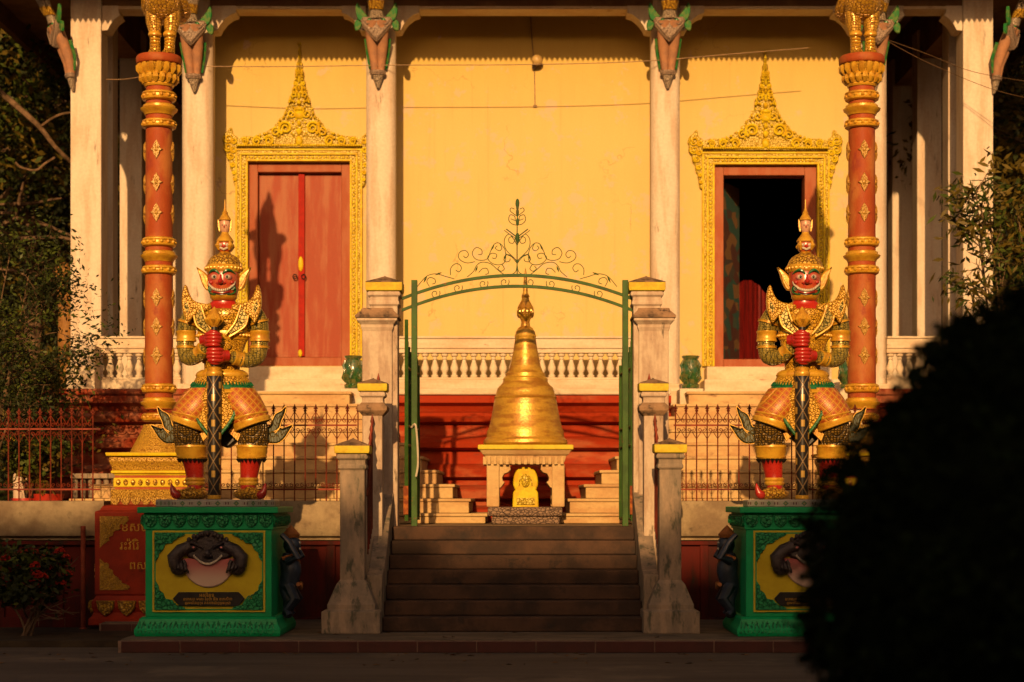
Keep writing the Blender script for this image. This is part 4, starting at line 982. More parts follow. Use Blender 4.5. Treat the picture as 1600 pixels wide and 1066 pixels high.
# ================================================================ RED COLUMNS WITH BIRDS
def redcolumn():
    e = empty('red_column', (0, 0, 0)); Y0 = 19.8; s = Y0 / F
    zz = lambda py: Z(py, Y0) - PT
    m = MB(); m.lathe((0, 0), [(22 * s, zz(640)), (21.5 * s, zz(420)), (20.5 * s, zz(200)), (20 * s, zz(120))], 32); m.build('shaft', redcol, e)
    m = MB()
    for y0, y1 in ((159, 144), (202, 188), (387, 372), (430, 416), (615, 600), (659, 646)):
        a = (y0 + y1) / 2; m.lathe((0, 0), [(23 * s, zz(y0)), (26 * s, zz(y0 - 2)), (26.5 * s, zz(y0 - 4)), (24.5 * s, zz(y0 - 6)), (24.5 * s, zz(y1 + 6)), (26.5 * s, zz(y1 + 4)), (26 * s, zz(y1 + 2)), (22 * s, zz(y1))], 36)
    m.lathe((0, 0), [(22 * s, zz(137)), (23.5 * s, zz(134)), (22 * s, zz(130))], 30)
    o_ = m.build('gilt_ring', gold, e)
    m = MB()
    for yc in (151.5, 195, 379.5, 423, 607.5, 652.5):
        for i in range(14):
            a = 2 * PI * i / 14 + .1; m.ell((24.8 * s * math.cos(a), 24.8 * s * math.sin(a), zz(yc)), (.022, .022, .022), 7, 5)
    m.build('bead', gold, e)
    m = MB()
    for c_, in ((173,), (402,), (631,)): m.lathe((0, 0), [(22 * s, zz(c_ + 8)), (24 * s, zz(c_ + 4)), (28 * s, zz(c_ + 1)), (29 * s, zz(c_ - 2)), (25 * s, zz(c_ - 4)), (25 * s, zz(c_ - 7)), (22 * s, zz(c_ - 9))], 36)
    m.build('flange', gold, e)
    # capital
    m = MB(); m.lathe((0, 0), [(22 * s, zz(134)), (24 * s, zz(130)), (25 * s, zz(122)), (29 * s, zz(112)), (32 * s, zz(105)), (31 * s, zz(103)), (30 * s, zz(101))], 36); m.build('capital', goldb, e)
    m = MB()
    for j, (yb, yt, r0, r1, n) in enumerate(((132, 117, 24, 28.5, 16), (120, 102, 26.5, 33, 16))):
        for i in range(n):
            a = 2 * PI * (i + .5 * j) / n; ca, sa = math.cos(a), math.sin(a)
            m.tube([(r0 * s * ca, r0 * s * sa, zz(yb)), ((r0 + r1) / 2 * s * ca * 1.03, (r0 + r1) / 2 * s * sa * 1.03, zz((yb + yt) / 2)), (r1 * s * ca, r1 * s * sa, zz(yt + 1)), ((r1 + 2.5) * s * ca, (r1 + 2.5) * s * sa, zz(yt + 3))], [.014, .036, .026, .006], 6)
    m.build('lotus_petal', gold, e)
    MB().lathe((0, 0), [(31 * s, zz(103)), (34 * s, zz(102)), (35.5 * s, zz(100)), (35.5 * s, zz(92)), (33.5 * s, zz(89)), (0, zz(89))], 40).build('abacus', redcol, e)
    # diamonds
    m = MB()
    for yc in (237, 288, 335, 467, 512, 557):
        for i in range(4):
            a = -PI / 2 + i * PI / 2
            dm = MB(); h = 15 * s; w = 9.5 * s
            o8 = [(0, -1), (.45, -.55), (.55, -.2), (1, 0), (.55, .2), (.45, .55), (0, 1), (-.45, .55), (-.55, .2), (-1, 0), (-.55, -.2), (-.45, -.55)]
            dm.prism([(w * p, h * q) for p, q in o8], -.010, .02, 0, .006); dm.ell((0, -.008, 0), (.02, .012, .03), 8, 6)
            for sx in (-1, 1): dm.tube([(sx * w * .15, -.01, h * .75), (sx * w * .5, -.012, h * .3), (sx * w * .2, -.012, 0), (sx * w * .5, -.012, -h * .3), (sx * w * .15, -.01, -h * .75)], .006, 5)
            mat = Matrix.Translation((21.3 * s * math.cos(a), 21.3 * s * math.sin(a), zz(yc))) @ Matrix.Rotation(a + PI / 2, 4, 'Z')
            m.merge(dm, mat)
    m.build('diamond_ornaments', goldd, e)
    # bell flare and square base
    MB().lathe((0, 0), [(22 * s, zz(642)), (25 * s, zz(638)), (25 * s, zz(668)), ] [::-1][:0] + [(45 * s, zz(709)), (43 * s, zz(703)), (36 * s, zz(690)), (29 * s, zz(677)), (25 * s, zz(668)), (24 * s, zz(664))], 36).build('flared_foot', goldb, e)
    def sq(name, mat, rows, ang=30, bev=.006): MB().lathe((0, 0), [(a * s, zz(b)) for a, b in rows], square=True).build(name, mat, e, smooth=False, bev=bev)
    sq('base_slab', yelp, [(60, 715), (68, 714), (69, 709), (45, 708)])
    sq('base_moulding', goldb, [(60, 736), (61, 730), (64, 722), (64, 716)])
    sq('base_band', yelp, [(57, 744), (58, 742), (62, 740), (62, 737), (58, 735.5)])
    sq('base_core', redcol, [(60, 790), (60, 776), (57, 768), (57, 735)])
    sq('bead_band', yelp, [(56, 762), (58.5, 761), (58.5, 748), (56, 747)])
    m = MB()
    for i in range(10):
        x = (-51 + i * 11.3) * s; m.ell((x, -58.5 * s, zz(754.5)), (.027, .02, .034), 8, 6); m.ell((-58.5 * s, x, zz(754.5)), (.02, .027, .034), 8, 6); m.ell((58.5 * s, x, zz(754.5)), (.02, .027, .034), 8, 6)
    m.build('bead', goldc, e)
    m = MB(); m.lathe((0, 0), [(a * s, zz(b)) for a, b in ((61, 779), (62, 766), (59.5, 765))], square=True)
    for i in range(8):
        x = (-55 + i * 15.6) * s
        for ax in (0, 1, 2):
            pl = [(x - 7.5 * s, zz(778)), (x - 7 * s, zz(783)), (x - 3 * s, zz(788)), (x, zz(790)), (x + 3 * s, zz(788)), (x + 7 * s, zz(783)), (x + 7.5 * s, zz(778))]
            dm = MB().prism(pl, -62.5 * s, -60 * s); m.merge(dm, Matrix.Rotation((0, PI / 2, -PI / 2)[ax], 4, 'Z'))
    m.build('hanging_lotus', goldb, e, smooth=False)
    sq('die', diered, [(80, 927), (82, 924), (82, 799), (76, 797), (72, 790), (60, 788)], bev=.01)
    sq('lower_moulding', diered, [(90, 971), (90, 962), (86, 958), (83, 952), (86, 944), (86, 936), (82, 930), (80, 926)])
    m = MB()
    for i in range(5):
        x = (-64 + i * 32) * s
        for ax in (0, 1, 2):
            dm = MB().prism([(x - 14 * s, zz(934)), (x - 12 * s, zz(946)), (x - 6 * s, zz(953)), (x, zz(957)), (x + 6 * s, zz(953)), (x + 12 * s, zz(946)), (x + 14 * s, zz(934))], -.625, -.58, 0, .01)
            dm.tube([(x - 8 * s, -.63, zz(937)), (x - 6 * s, -.64, zz(945)), (x, -.64, zz(949)), (x + 6 * s, -.64, zz(945)), (x + 8 * s, -.63, zz(937))], .011, 5)
            m.merge(dm, Matrix.Rotation((0, PI / 2, -PI / 2)[ax], 4, 'Z'))
    m.build('leaf_border', goldc, e)
    # corner ornaments on the die (front and sides)
    rnd = random.Random(5)
    for ax in (0, 1, 2):
        for sx in (-1, 1):
            for sz_, y0 in ((-1, 806), (1, 918)):
                dm = MB()
                tri = [(sx * 74 * s, zz(y0)), (sx * 30 * s, zz(y0)), (sx * 42 * s, zz(y0 - sz_ * 12)), (sx * 54 * s, zz(y0 - sz_ * 25)), (sx * 66 * s, zz(y0 - sz_ * 40)), (sx * 74 * s, zz(y0 - sz_ * 48))]
                dm.prism(tri, -82.7 * s, -81.5 * s)
                for i in range(16):
                    u = rnd.random(); v = rnd.random() * (1 - u); cx = sx * (70 - 38 * u) * s; cz = zz(y0 - sz_ * (4 + 40 * v)); r_ = rnd.uniform(3, 5.5) * s
                    dm.tube([(cx + p[0], -83.5 * s, cz + p[2]) for p in spiral(0, 0, 0, r_, rnd.uniform(0, 6), 1.3, rnd.choice((-1, 1)), 9)], 1.2 * s, 5)
                MB().merge(dm, Matrix.Rotation((0, PI / 2, -PI / 2)[ax], 4, 'Z')).build('corner_ornament', goldb, e)
    return e
def text(body, size, loc, mat, parent, rot=(PI / 2, 0, 0), ext=.006, name='lettering', align='CENTER'):
    c_ = bpy.data.curves.new(name, 'FONT'); c_.body = body; c_.size = size; c_.extrude = ext; c_.align_x = align; c_.align_y = 'CENTER'
    c_.resolution_u = 3
    o = bpy.data.objects.new(name, c_); COL.objects.link(o)
    dg = bpy.context.evaluated_depsgraph_get(); me = bpy.data.meshes.new_from_object(o.evaluated_get(dg)); bpy.data.objects.remove(o)
    me.materials.clear(); me.materials.append(mat)
    o = bpy.data.objects.new(name, me); COL.objects.link(o); o.parent = parent; o.location = loc; o.rotation_euler = rot; return o
def bird():
    e = empty('bird_statue', (0, 0, 0)); s = 19.8 / F; z = lambda py: (89 - py) * s
    m = MB()
    for sx in (-1, 1):
        m.tube([(sx * 11 * s, 0, z(88)), (sx * 11 * s, 0, z(80)), (sx * 11.5 * s, .01, z(66)), (sx * 12 * s, .02, z(52)), (sx * 14 * s, .03, z(35)), (sx * 14 * s, .05, z(18))], [7.5 * s, 8.5 * s, 8 * s, 9 * s, 12.5 * s, 14 * s], 14)
        for k in (-1, 0, 1): m.tube([(sx * 11 * s + k * .01, -.03, z(86)), (sx * 11 * s + k * .032, -.09, z(83)), (sx * 11 * s + k * .045, -.14, z(87))], [.024, .022, .008], 8)
        m.tube([(sx * 11 * s, .03, z(86)), (sx * 11 * s, .09, z(87))], [.02, .008], 6)
    m.build('leg', feather, e)
    m = MB()
    for sx in (-1, 1):
        m.lathe((sx * 11.5 * s, .0), [(8.5 * s, z(58)), (10.5 * s, z(56)), (10.5 * s, z(53)), (8.5 * s, z(50))], 14)
        for k in range(5): m.lathe((sx * 11.3 * s, .0), [(7.5 * s, z(84 - 5 * k)), (8.8 * s, z(82.5 - 5 * k)), (7.5 * s, z(81 - 5 * k))], 12)
    m.build('leg_ring', gold, e)
    m = MB(); m.ell((0, .05, z(5)), (28 * s, .24, 27 * s), 20, 14); m.ell((0, -.06, z(-2)), (20 * s, .18, 24 * s), 16, 10); m.build('body', feather, e)
    m = MB(); m.tube([(0, -.08, z(-15)), (0, -.16, z(-32)), (0, -.14, z(-50)), (0, -.10, z(-64)), (0, -.12, z(-74))], [19 * s, 15 * s, 11 * s, 9 * s, 8.5 * s], 14); m.ell((0, -.14, z(-77)), (10 * s, .09, 9 * s), 12, 8); m.build('neck_and_head', feather, e)
    m = MB(); m.tube([(0, -.20, z(-78)), (0, -.28, z(-76)), (0, -.33, z(-70))], [.035, .025, .006], 8); m.build('beak', gold, e)
    m = MB(); m.tube([(0, -.08, z(-84)), (0, -.03, z(-94)), (0, -.02, z(-104))], [.05, .03, .004], 8); m.build('crest', gold, e)
    for sx in (-1, 1):
        m = MB(); pts = [(sx * 20 * s, .0, z(-14)), (sx * 23 * s, .12, z(0)), (sx * 20 * s, .3, z(14)), (sx * 14 * s, .48, z(22))]
        m.tube(smooth_path(pts, 4), [.05, .07, .08, .09, .1, .11, .12, .12, .11, .09, .06, .04, .01], 10, flat=.45); m.build('wing', feather, e)
    m = MB()
    for k in range(-3, 4): m.tube([(k * .03, .22, z(5)), (k * .03, .36, z(-18)), (k * .016, .40, z(-45)), (k * .008, .36, z(-66))], [.05, .045, .035, .008], 7)
    m.build('tail', feather, e); return e
rc = redcolumn()
RX1, RX2 = X(248.5, 19.8), X(1346.5, 19.8)
rc.location = (RX1, 19.8, PT); tag(rc, 'red column with gilt rings and diamonds behind the left guardian statue', 'column', 'red columns carrying golden birds')
o = copy_tree(rc); o.location = (RX2, 19.8, PT); tag(o, 'red column with gilt rings and diamonds behind the right guardian statue', 'column', 'red columns carrying golden birds')
s = 19.8 / F
for txt, px, py, sz_ in (('ខសប', -31, 823, .13), ('រះវ៉ែរិ', -39, 851, .13), ('ពស', -26, 881, .12)):
    text(txt, sz_, (px * s + (10 * s), -82.3 * s, Z(py, 19.8) - PT), gold, rc, align='CENTER', name='inscription')
b_ = bird(); b_.location = (X(258, 19.8) - .03, 19.8, Z(89, 19.8)); tag(b_, 'golden feathered bird standing on top of the left red column', 'bird statue', 'golden birds on the red columns')
o = copy_tree(b_); o.location = (X(1347, 19.8) + .01, 19.8, Z(89, 19.8)); tag(o, 'golden feathered bird standing on top of the right red column', 'bird statue', 'golden birds on the red columns')

# ================================================================ PEDESTALS
def pedestal():
    """local: x centred, front face of top slab at y=0, z from plinth; front px (offset 324, Y=17)"""
    e = empty('statue_pedestal', (0, 0, 0)); s = 17.0 / F; cx = 324
    q = lambda px: (px - cx) * s
    z = lambda py: (995 - py) * s
    dp = 1.17; hw = 110 * s
    def box(name, mat, w, y0, y1, za, zb_, bev=.006): 
        MB().box(-w, w, y0, y1, za, zb_).build(name, mat, e, smooth=False, bev=bev)
    box('top_slab', pedg, hw, 0, dp, z(802), z(792.5), .008)
    box('neck', pedg, hw - .05, .05, dp - .05, z(828), z(802.2))
    box('body', pedg, 99 * s, .065, dp - .065, z(965), z(827))
    m = MB(); v = []
    prof = [(-.0, z(995)), (-.01, z(990)), (-.01, z(984)), (.02, z(976)), (.035, z(968)), (.055, z(965))]
    rows = []
    for off, zz in prof:
        x_ = 113 * s - off * .9 - .0; rows.append([(-x_, off, zz), (x_, off, zz), (x_, dp - off, zz), (-x_, dp - off, zz)])
    for r_ in rows: v += r_
    f = [(i * 4 + k, i * 4 + (k + 1) % 4, i * 4 + 4 + (k + 1) % 4, i * 4 + 4 + k) for i in range(len(rows) - 1) for k in range(4)] + [(3, 2, 1, 0), tuple(len(v) - 4 + k for k in range(4))]
    m.add(v, f); m.build('base', pedg, e, smooth=False, bev=.005)
    # lotus frieze
    m = MB(); w = hw - .05
    def scal(m, x, y, z0, z1, r_, face):
        dm = MB(); h = z1 - z0
        dm.prism(sm2([(x - r_, z1), (x - r_ * .95, z0 + h * .45), (x - r_ * .5, z0 + h * .1), (x, z0), (x + r_ * .5, z0 + h * .1), (x + r_ * .95, z0 + h * .45), (x + r_, z1)], 2), y - .022, y + .01, 0, .008)
        dm.tube([(x - r_ * .5, y - .026, z1 - h * .2), (x - r_ * .3, y - .032, z0 + h * .4), (x, y - .032, z0 + h * .25), (x + r_ * .3, y - .032, z0 + h * .4), (x + r_ * .5, y - .026, z1 - h * .2)], .007, 5)
        dm.ell((x, y - .026, z1 - h * .3), (.02, .012, .02), 7, 5); m.merge(dm, face)
    faces = [(Matrix.Identity(4), w, .05), (Matrix.Translation((0, dp / 2, 0)) @ Matrix.Rotation(PI / 2, 4, 'Z'), (dp - .1) / 2, -w), (Matrix.Translation((0, dp / 2, 0)) @ Matrix.Rotation(-PI / 2, 4, 'Z'), (dp - .1) / 2, -w)]
    for fm, ww, yy in faces:
        n = 9; r_ = ww / n
        for i in range(n): scal(m, -ww + r_ * (2 * i + 1), yy, z(824), z(804.5), r_ * .92, fm)
    m.build('lotus_frieze', pedc, e)
    m = MB()
    for fi, (fm, ww, yy) in enumerate(faces):
        ww = 108 * s if fi == 0 else dp / 2 - .03; yy = .012 if fi == 0 else -(109 * s)
        n = 13; r_ = ww / n
        for i in range(n):
            x = -ww + r_ * (2 * i + 1); dm = MB(); dm.tube([(x, yy - .012, z(992)), (x - r_ * .5, yy - .016, z(986)), (x - r_ * .3, yy + .0, z(979)), (x, yy + .012, z(972)), (x + r_ * .3, yy + .0, z(979)), (x + r_ * .5, yy - .016, z(986)), (x, yy - .012, z(992))], .010, 5)
            dm.ell((x, yy - .012, z(987)), (.016, .012, .024), 6, 5); dm.tube([(x - r_, yy - .01, z(990)), (x - r_, yy, z(980)), (x - r_ + .01, yy + .015, z(972))], [.02, .014, .005], 6)
            m.merge(dm, fm)
    m.build('leaf_border', pedc, e)
    # yellow panel with thin green frame
    a0, a1, b0, b1 = q(236.6), q(413), z(957), z(829.5)
    def fr(m, i0, i1, y0, y1):
        m.box(a0 - i1, a1 + i1, y0, y1, b1 + i0, b1 + i1); m.box(a0 - i1, a1 + i1, y0, y1, b0 - i1, b0 - i0); m.box(a0 - i1, a0 - i0, y0, y1, b0 - i0, b1 + i0); m.box(a1 + i0, a1 + i1, y0, y1, b0 - i0, b1 + i0)
    m = MB(); m.box(a0, a1, .055, .066, b0, b1); m.build('panel', pedy, e, smooth=False)
    m = MB(); fr(m, -.012, 0, .048, .06); m.build('panel_border', capyel, e, smooth=False)
    m = MB(); fr(m, -.028, -.018, .05, .06); m.build('inner_border', pedg, e, smooth=False)
    rnd = random.Random(9)
    for sx in (-1, 1):
        for sz_ in (-1, 1):
            m = MB()
            ccx = (a0 + a1) / 2; ccz = (b0 + b1) / 2; ex = (a1 - a0) / 2 - .022; ez = (b1 - b0) / 2 - .022
            pl = [(ex, ez), (ex - .27, ez), (ex - .25, ez - .03), (ex - .19, ez - .045), (ex - .16, ez - .09), (ex - .10, ez - .10), (ex - .08, ez - .15), (ex - .04, ez - .18), (ex - .035, ez - .22), (ex, ez - .27)]
            m.prism([(ccx + sx * a, ccz + sz_ * b) for a, b in sm2(pl, 2)], .035, .06)
            for i in range(11):
                u = rnd.random(); v_ = rnd.random() * (1 - u) * .9; px_ = ccx + sx * (ex - .02 - .2 * u); pz_ = ccz + sz_ * (ez - .02 - .2 * v_)
                m.tube([(px_ + p[0], .032, pz_ + p[2]) for p in spiral(0, 0, 0, rnd.uniform(.018, .03), rnd.uniform(0, 6), 1.2, rnd.choice((-1, 1)), 8)], .0065, 5)
            m.build('corner_ornament', pedc, e)
    # relief: black demon head with hands over a pale moon
    rc_ = lambda cx_, cy_: (q(150 + 0) + 0, 0)
    Q = lambda a, b: (q(150 + a / 4.443), z(770 + b / 4.443))
    m = MB(); pts = []
    cxx, czz = Q(775, 470); 
    for i in range(40):
        a = 2 * PI * i / 40; x_ = 182 * math.cos(a); y_ = 190 * math.sin(a)
        if y_ < -12: y_ = -12; 
        pts.append((x_, y_))
    ppp = []
    for x_, y_ in pts:
        if not ppp or abs(ppp[-1][0] - x_) + abs(ppp[-1][1] - y_) > 2: ppp.append((x_, y_))
    m.prism([Q(775 + a, 470 + b) for a, b in ppp], .03, .06, 0, .01); m.build('moon', moonm, e)
    m = MB()
    head = [(640, 455), (615, 420), (600, 380), (630, 345), (680, 305), (735, 268), (780, 262), (830, 272), (880, 315), (935, 355), (955, 390), (940, 430), (910, 458), (870, 470), (830, 490), (775, 500), (720, 490), (680, 465)]
    m.prism(sm2([Q(a, b) for a, b in head], 2, True), .015, .06, 0, .02)
    for sx in (-1, 1):
        f_ = lambda a, b, y=.02: (Q(775 + sx * a, b)[0], y, Q(0, b)[1])
        m.tube([f_(120, 370), f_(190, 400, .01), f_(235, 450, .0), f_(225, 510, .01)], [.055, .06, .065, .06], 10)
        m.ell(f_(205, 520, .015), (.075, .04, .075), 10, 8)
        for k in range(4): m.tube([f_(235 - k * 26, 480 + k * 6, -.02), f_(225 - k * 26, 515 + k * 6, -.03), f_(205 - k * 24, 548 + k * 2, -.01)], [.015, .017, .010], 7)
        m.tube([f_(165, 470, -.01), f_(150, 495, -.02), f_(150, 520, .0)], [.014, .014, .008], 7)
        m.ell(f_(100, 385, .0), (.035, .03, .025), 10, 8); m.tube([f_(150, 360, .0), f_(110, 345, -.012), f_(60, 365, -.015), f_(30, 385, -.01)], .013, 7)
        m.ell(f_(22, 440, -.012), (.018, .02, .015), 8, 6)
    m.ell((Q(775, 425)[0], -.012, Q(775, 425)[1]), (.03, .035, .04), 10, 8)
    for i in range(9): a = PI * (i + .5) / 9; m.ell((Q(775 + 150 * math.cos(a), 0)[0], .0, Q(0, 370 - 85 * math.sin(a))[1]), (.022, .02, .026), 7, 5)
    for i in range(7): a = PI * (i + .5) / 7; m.ell((Q(775 + 90 * math.cos(a), 0)[0], -.005, Q(0, 345 - 65 * math.sin(a))[1]), (.018, .02, .026), 7, 5)
    m.build('demon_relief', darkrel, e)
    m = MB()
    for sx in (-1, 1): m.ell((Q(775 + sx * 96, 378)[0], -.028, Q(0, 380)[1]), (.013, .008, .01), 8, 6)
    m.build('relief_eye', pinkm, e)
    m = MB()
    for i in range(21):
        t_ = i / 20; x_ = -95 + 190 * t_; y_ = 440 + 55 * (1 - (2 * t_ - 1) ** 2); m.ell((Q(775 + x_, 0)[0], .0, Q(0, y_)[1]), (.009, .009, .013), 6, 5)
    m.build('teeth', whit, e)
    m = MB(); pl = [Q(528, 738), (Q(548, 715)), Q(568, 692), Q(985, 692), Q(1008, 715), Q(1027, 740), Q(1005, 768), Q(982, 790), Q(575, 788), Q(550, 765)]
    m.prism(pl, .03, .06, 0, .005); pq = m.build('plaque', blk, e, smooth=False)
    x_, z_ = Q(765, 714); text('អសុរិន្ទ', .045, (x_, .028, z_), gold, e, ext=.002)
    x_, z_ = Q(772, 741); text('ឧបាសក មាស សុខា និង ឧបាសិកា', .036, (x_, .028, z_), gold, e, ext=.002)
    x_, z_ = Q(772, 768); text('ព្រមទាំងបុត្រ កសាងជាពុទ្ធបូជា', .036, (x_, .028, z_), gold, e, ext=.002)
    return e
def sidefig(e, sx):
    """small blue demon relief figure bracing the inner side of a pedestal"""
    s = 17.0 / F; x0 = sx * 99 * s; y = .55; m = MB()
    X_ = lambda o: x0 + sx * o
    sk = [((X_(.08), y, .16), .05), ((X_(.11), y - .05, .30), .06), ((X_(.09), y, .43), .085), ((X_(.12), y, .58), .10), ((X_(.10), y, .70), .09), ((X_(.09), y, .76), .045)]
    m.tube(smooth_path([a for a, b in sk], 3), [.05, .052, .055, .06, .068, .076, .085, .09, .095, .1, .1, .095, .09, .07, .055, .045], 12)
    for d in (-1, 1):
        m.tube([(X_(.10), y + d * .05, .44), (X_(.17), y + d * .12, .32), (X_(.09), y + d * .1, .22), (X_(.12), y + d * .12, .17)], [.06, .052, .04, .035], 9)
        m.tube([(X_(.10), y + d * .09, .68), (X_(.20), y + d * .16, .72), (X_(.12), y + d * .17, .86), (X_(.05), y + d * .15, .93)], [.045, .036, .03, .026], 9)
    m.build('guardian_figure', bluefig, e, world=True)
    m = MB(); m.ell((X_(.13), y, .83), (.085, .085, .095), 12, 9); m.build('guardian_head', bluefig, e, world=True)
    m = MB(); m.tube([(X_(.05), y - .10, .70), (X_(.17), y - .08, .74), (X_(.19), y, .66), (X_(.16), y + .08, .62)], [.02, .022, .022, .02], 7)
    m.tube([(X_(.2), y - .1, .46), (X_(.21), y, .42), (X_(.2), y + .1, .46)], .022, 7); m.lathe((X_(.12), y), [(.075, .90), (.085, .93), (.05, .97), (0, 1.02)], 12); m.build('sash', orsash, e, world=True)
    m = MB()
    for d in (-1, 1): m.ell((X_(.2), y + d * .03, .85), .014, 7, 5)
    for k in range(-2, 3): m.ell((X_(.205), y + k * .013, .795), (.008, .006, .012), 5, 4)
    m.build('white_face_marks', whit, e, world=True)
pd = pedestal(); pd2 = copy_tree(pd)
PX1 = X(324, 17.0); PX2 = 2.694  # right pedestal
pd.location = (PX1, 17.0, PT + .001); tag(pd, 'green pedestal with yellow panel and black demon relief below the left guardian statue', 'pedestal', 'green pedestals under the guardian statues')
pd2.location = (PX2, 17.0, PT + .001); tag(pd2, 'green pedestal with yellow panel, half hidden by the dark round bush', 'pedestal', 'green pedestals under the guardian statues')
sidefig(pd, 1); sidefig(pd2, -1)
for e_ in (pd, pd2):
    for ch in e_.children:
        pass
SXC1 = PX1 - .0; SXC2 = PX2 + .04
zs = PT + .001 + (995 - 792.5) * 17.0 / F
def plate(x):
    e = MB().lathe((0, 0), [(.585, 0.0), (.59, .006), (.59, .058), (.575, .068)], 10, rot=PI / 10).build('statue_plate', platem, None, smooth=False, bev=.004); e.location = (x, 17.62, zs + .001); return e
o = plate(SXC1); tag(o, 'grey ten sided plate with green and brown tile pattern under the left statue', 'plate')
o = plate(SXC2); tag(o, 'grey ten sided plate with green and brown tile pattern under the right statue', 'plate')
SZ = zs + .070
# ================================================================ GUARDIAN STATUE
def guardian():
    e = empty('guardian_statue', (0, 0, 0)); s = 17.6 / F; CX = 345.5
    q = lambda px, py, y=0.0: Vector(((px - CX) * s, y, (779 - py) * s))
    def rings(m, rows, n=20, mi=0, cap=True):    # rows: (py, cx, hx, hy, y)
        v = []; f = []
        for r_ in rows:
            py, cx, hx, hy = r_[:4]; y0 = r_[4] if len(r_) > 4 else 0; tl = r_[5] if len(r_) > 5 else 0
            for k in range(n):
                a = 2 * PI * k / n; v.append(((cx - CX + hx * math.cos(a)) * s, y0 + hy * s * math.sin(a), (779 - py) * s + tl * s * math.cos(a)))
        for j in range(len(rows) - 1):
            for k in range(n): a = j * n + k; b = j * n + (k + 1) % n; f.append((a, b, b + n, a + n))
        if cap: f += [tuple(reversed(range(n))), tuple((len(rows) - 1) * n + k for k in range(n))]
        return m.add(v, f, mi)
    # ---- body: one continuous surface (union by voxel remesh)
    m = MB()
    rings(m, [(604, 347, 28, 18), (590, 347, 28, 19), (572, 347, 28, 19), (558, 348, 30, 19), (545, 348, 33, 20), (530, 349, 38, 23), (512, 350, 42, 25), (495, 350, 46, 25), (483, 350, 48, 23), (478, 350, 42, 19), (474, 350, 28, 16), (470, 350, 18, 15.5), (462, 350, 17, 15.5), (440, 350, 17, 15)])
    AR = {}
    for side, pts in (('L', [(305, 487, .0), (293, 505, .0), (290, 530, .0), (294, 556, -.04), (312, 556, -.13), (327, 543, -.20)]),
                      ('R', [(395, 487, .0), (405, 505, .0), (406, 530, .0), (402, 556, -.04), (386, 563, -.13), (366, 558, -.20)])):
        m.tube(smooth_path([q(*p) for p in pts], 4), [r_ * s for r_ in (15, 15.5, 15.5, 15, 14.5, 14.2, 14, 13.8, 13.6, 13.5, 13.5, 13.6, 13.5, 13, 12.6, 12.2, 11.8, 11.2, 10.6, 10, 9.5)], 14)
        AR[side] = [q(*p) for p in pts]
    for sg in (-1, 1):
        kx = 345 + sg * 51
        m.tube(smooth_path([q(347 + sg * 16, 600, 0), q(347 + sg * 34, 632, -.06), q(345.5 + sg * 50, 662, -.05), q(345.5 + sg * 49.5, 690, .02), q(345.5 + sg * 45, 718, .05), q(345.5 + sg * 42, 748, .05), q(345.5 + sg * 41, 770, .0)], 4),
               [a * s for a in (17, 18, 19, 20, 21, 22, 22, 22.5, 23, 23.5, 23.5, 24, 24, 23, 21.5, 20, 17.5, 16, 15, 14, 13.5, 12.5, 12.5, 13, 14)], 16)
    tmp = m.build('tmp', skinred, None)
    md = tmp.modifiers.new('r', 'REMESH'); md.mode = 'VOXEL'; md.voxel_size = .011
    sm_ = tmp.modifiers.new('s', 'SMOOTH'); sm_.iterations = 3; sm_.factor = .6
    dg = bpy.context.evaluated_depsgraph_get(); me = bpy.data.meshes.new_from_object(tmp.evaluated_get(dg)); bpy.data.objects.remove(tmp)
    me.name = 'body'; me.materials.clear()
    for a in (skinred, goldf, scale_g, scale_k): me.materials.append(a)
    mi = []
    for p in me.polygons:
        c_ = p.center; px = c_.x / s + CX; py = 779 - c_.z / s
        if py < 487 and abs(px - 350) < 19: k = 0
        elif py > 716: k = 0
        elif py > 645: k = 3
        elif (px < 313 or px > 389 or c_.y < -.15) and py < 600: k = 2
        elif py < 600: k = 1
        else: k = 3
        mi.append(k)
    me.polygons.foreach_set('material_index', mi); me.polygons.foreach_set('use_smooth', [True] * len(mi))
    b = bpy.data.objects.new('body', me); COL.objects.link(b); b.parent = e
    # ---- collar with horned shoulders
    m = MB(); rings(m, [(500, 350, 38, 26.5), (492, 350, 46, 28), (484, 350, 46, 25.5), (482, 350, 36, 22), (484, 350, 24, 18.5), (488, 350, 18.5, 16.5)], 28); m.build('collar', goldf, e)
    m = MB(); md_ = MB(); rm = MB()
    for sg in (-1, 1):
        P_ = lambda a, b, y: ((350 - CX + sg * a) * s, y, (779 - b) * s)
        horn = [(54, 449), (56.5, 446), (59, 451), (61, 461), (61.5, 473), (60, 487), (56, 498), (51.5, 506), (46, 498), (38, 491), (28, 487), (17, 484), (16, 478), (22, 476), (34, 474), (45, 469), (51, 459)]
        hp = sm2([(P_(a, b, 0)[0], P_(a, b, 0)[2]) for a, b in horn], 2, True)
        m.prism(hp, -.165, -.09, 0, .010)
        tri = [(58.5, 471), (59, 481), (54.5, 491), (51, 483), (53.5, 477)]
        md_.prism([(P_(a * .965, b, 0)[0], P_(a, b, 0)[2]) for a, b in tri], -.172, -.16)
        rm.tube([P_(a * .965, b, -.172) for a, b in ((58.8, 469), (60, 481), (54.5, 493), (50, 483), (53, 476), (58.8, 469))], .004, 5)
        # chest sash panel
        pan = [(30, 480), (41, 495), (38, 508), (18, 521), (10, 521), (21, 508), (27, 494)]
        v = [P_(a, b, -.165 - .02 * (1 - a / 45)) for a, b in pan]; n = len(v)
        v2 = [(a[0], a[1] + .06, a[2]) for a in v]
        md_.add(v + v2, [tuple(range(n)), tuple(reversed(range(n, 2 * n)))] + [(i, (i + 1) % n, n + (i + 1) % n, n + i) for i in range(n)])
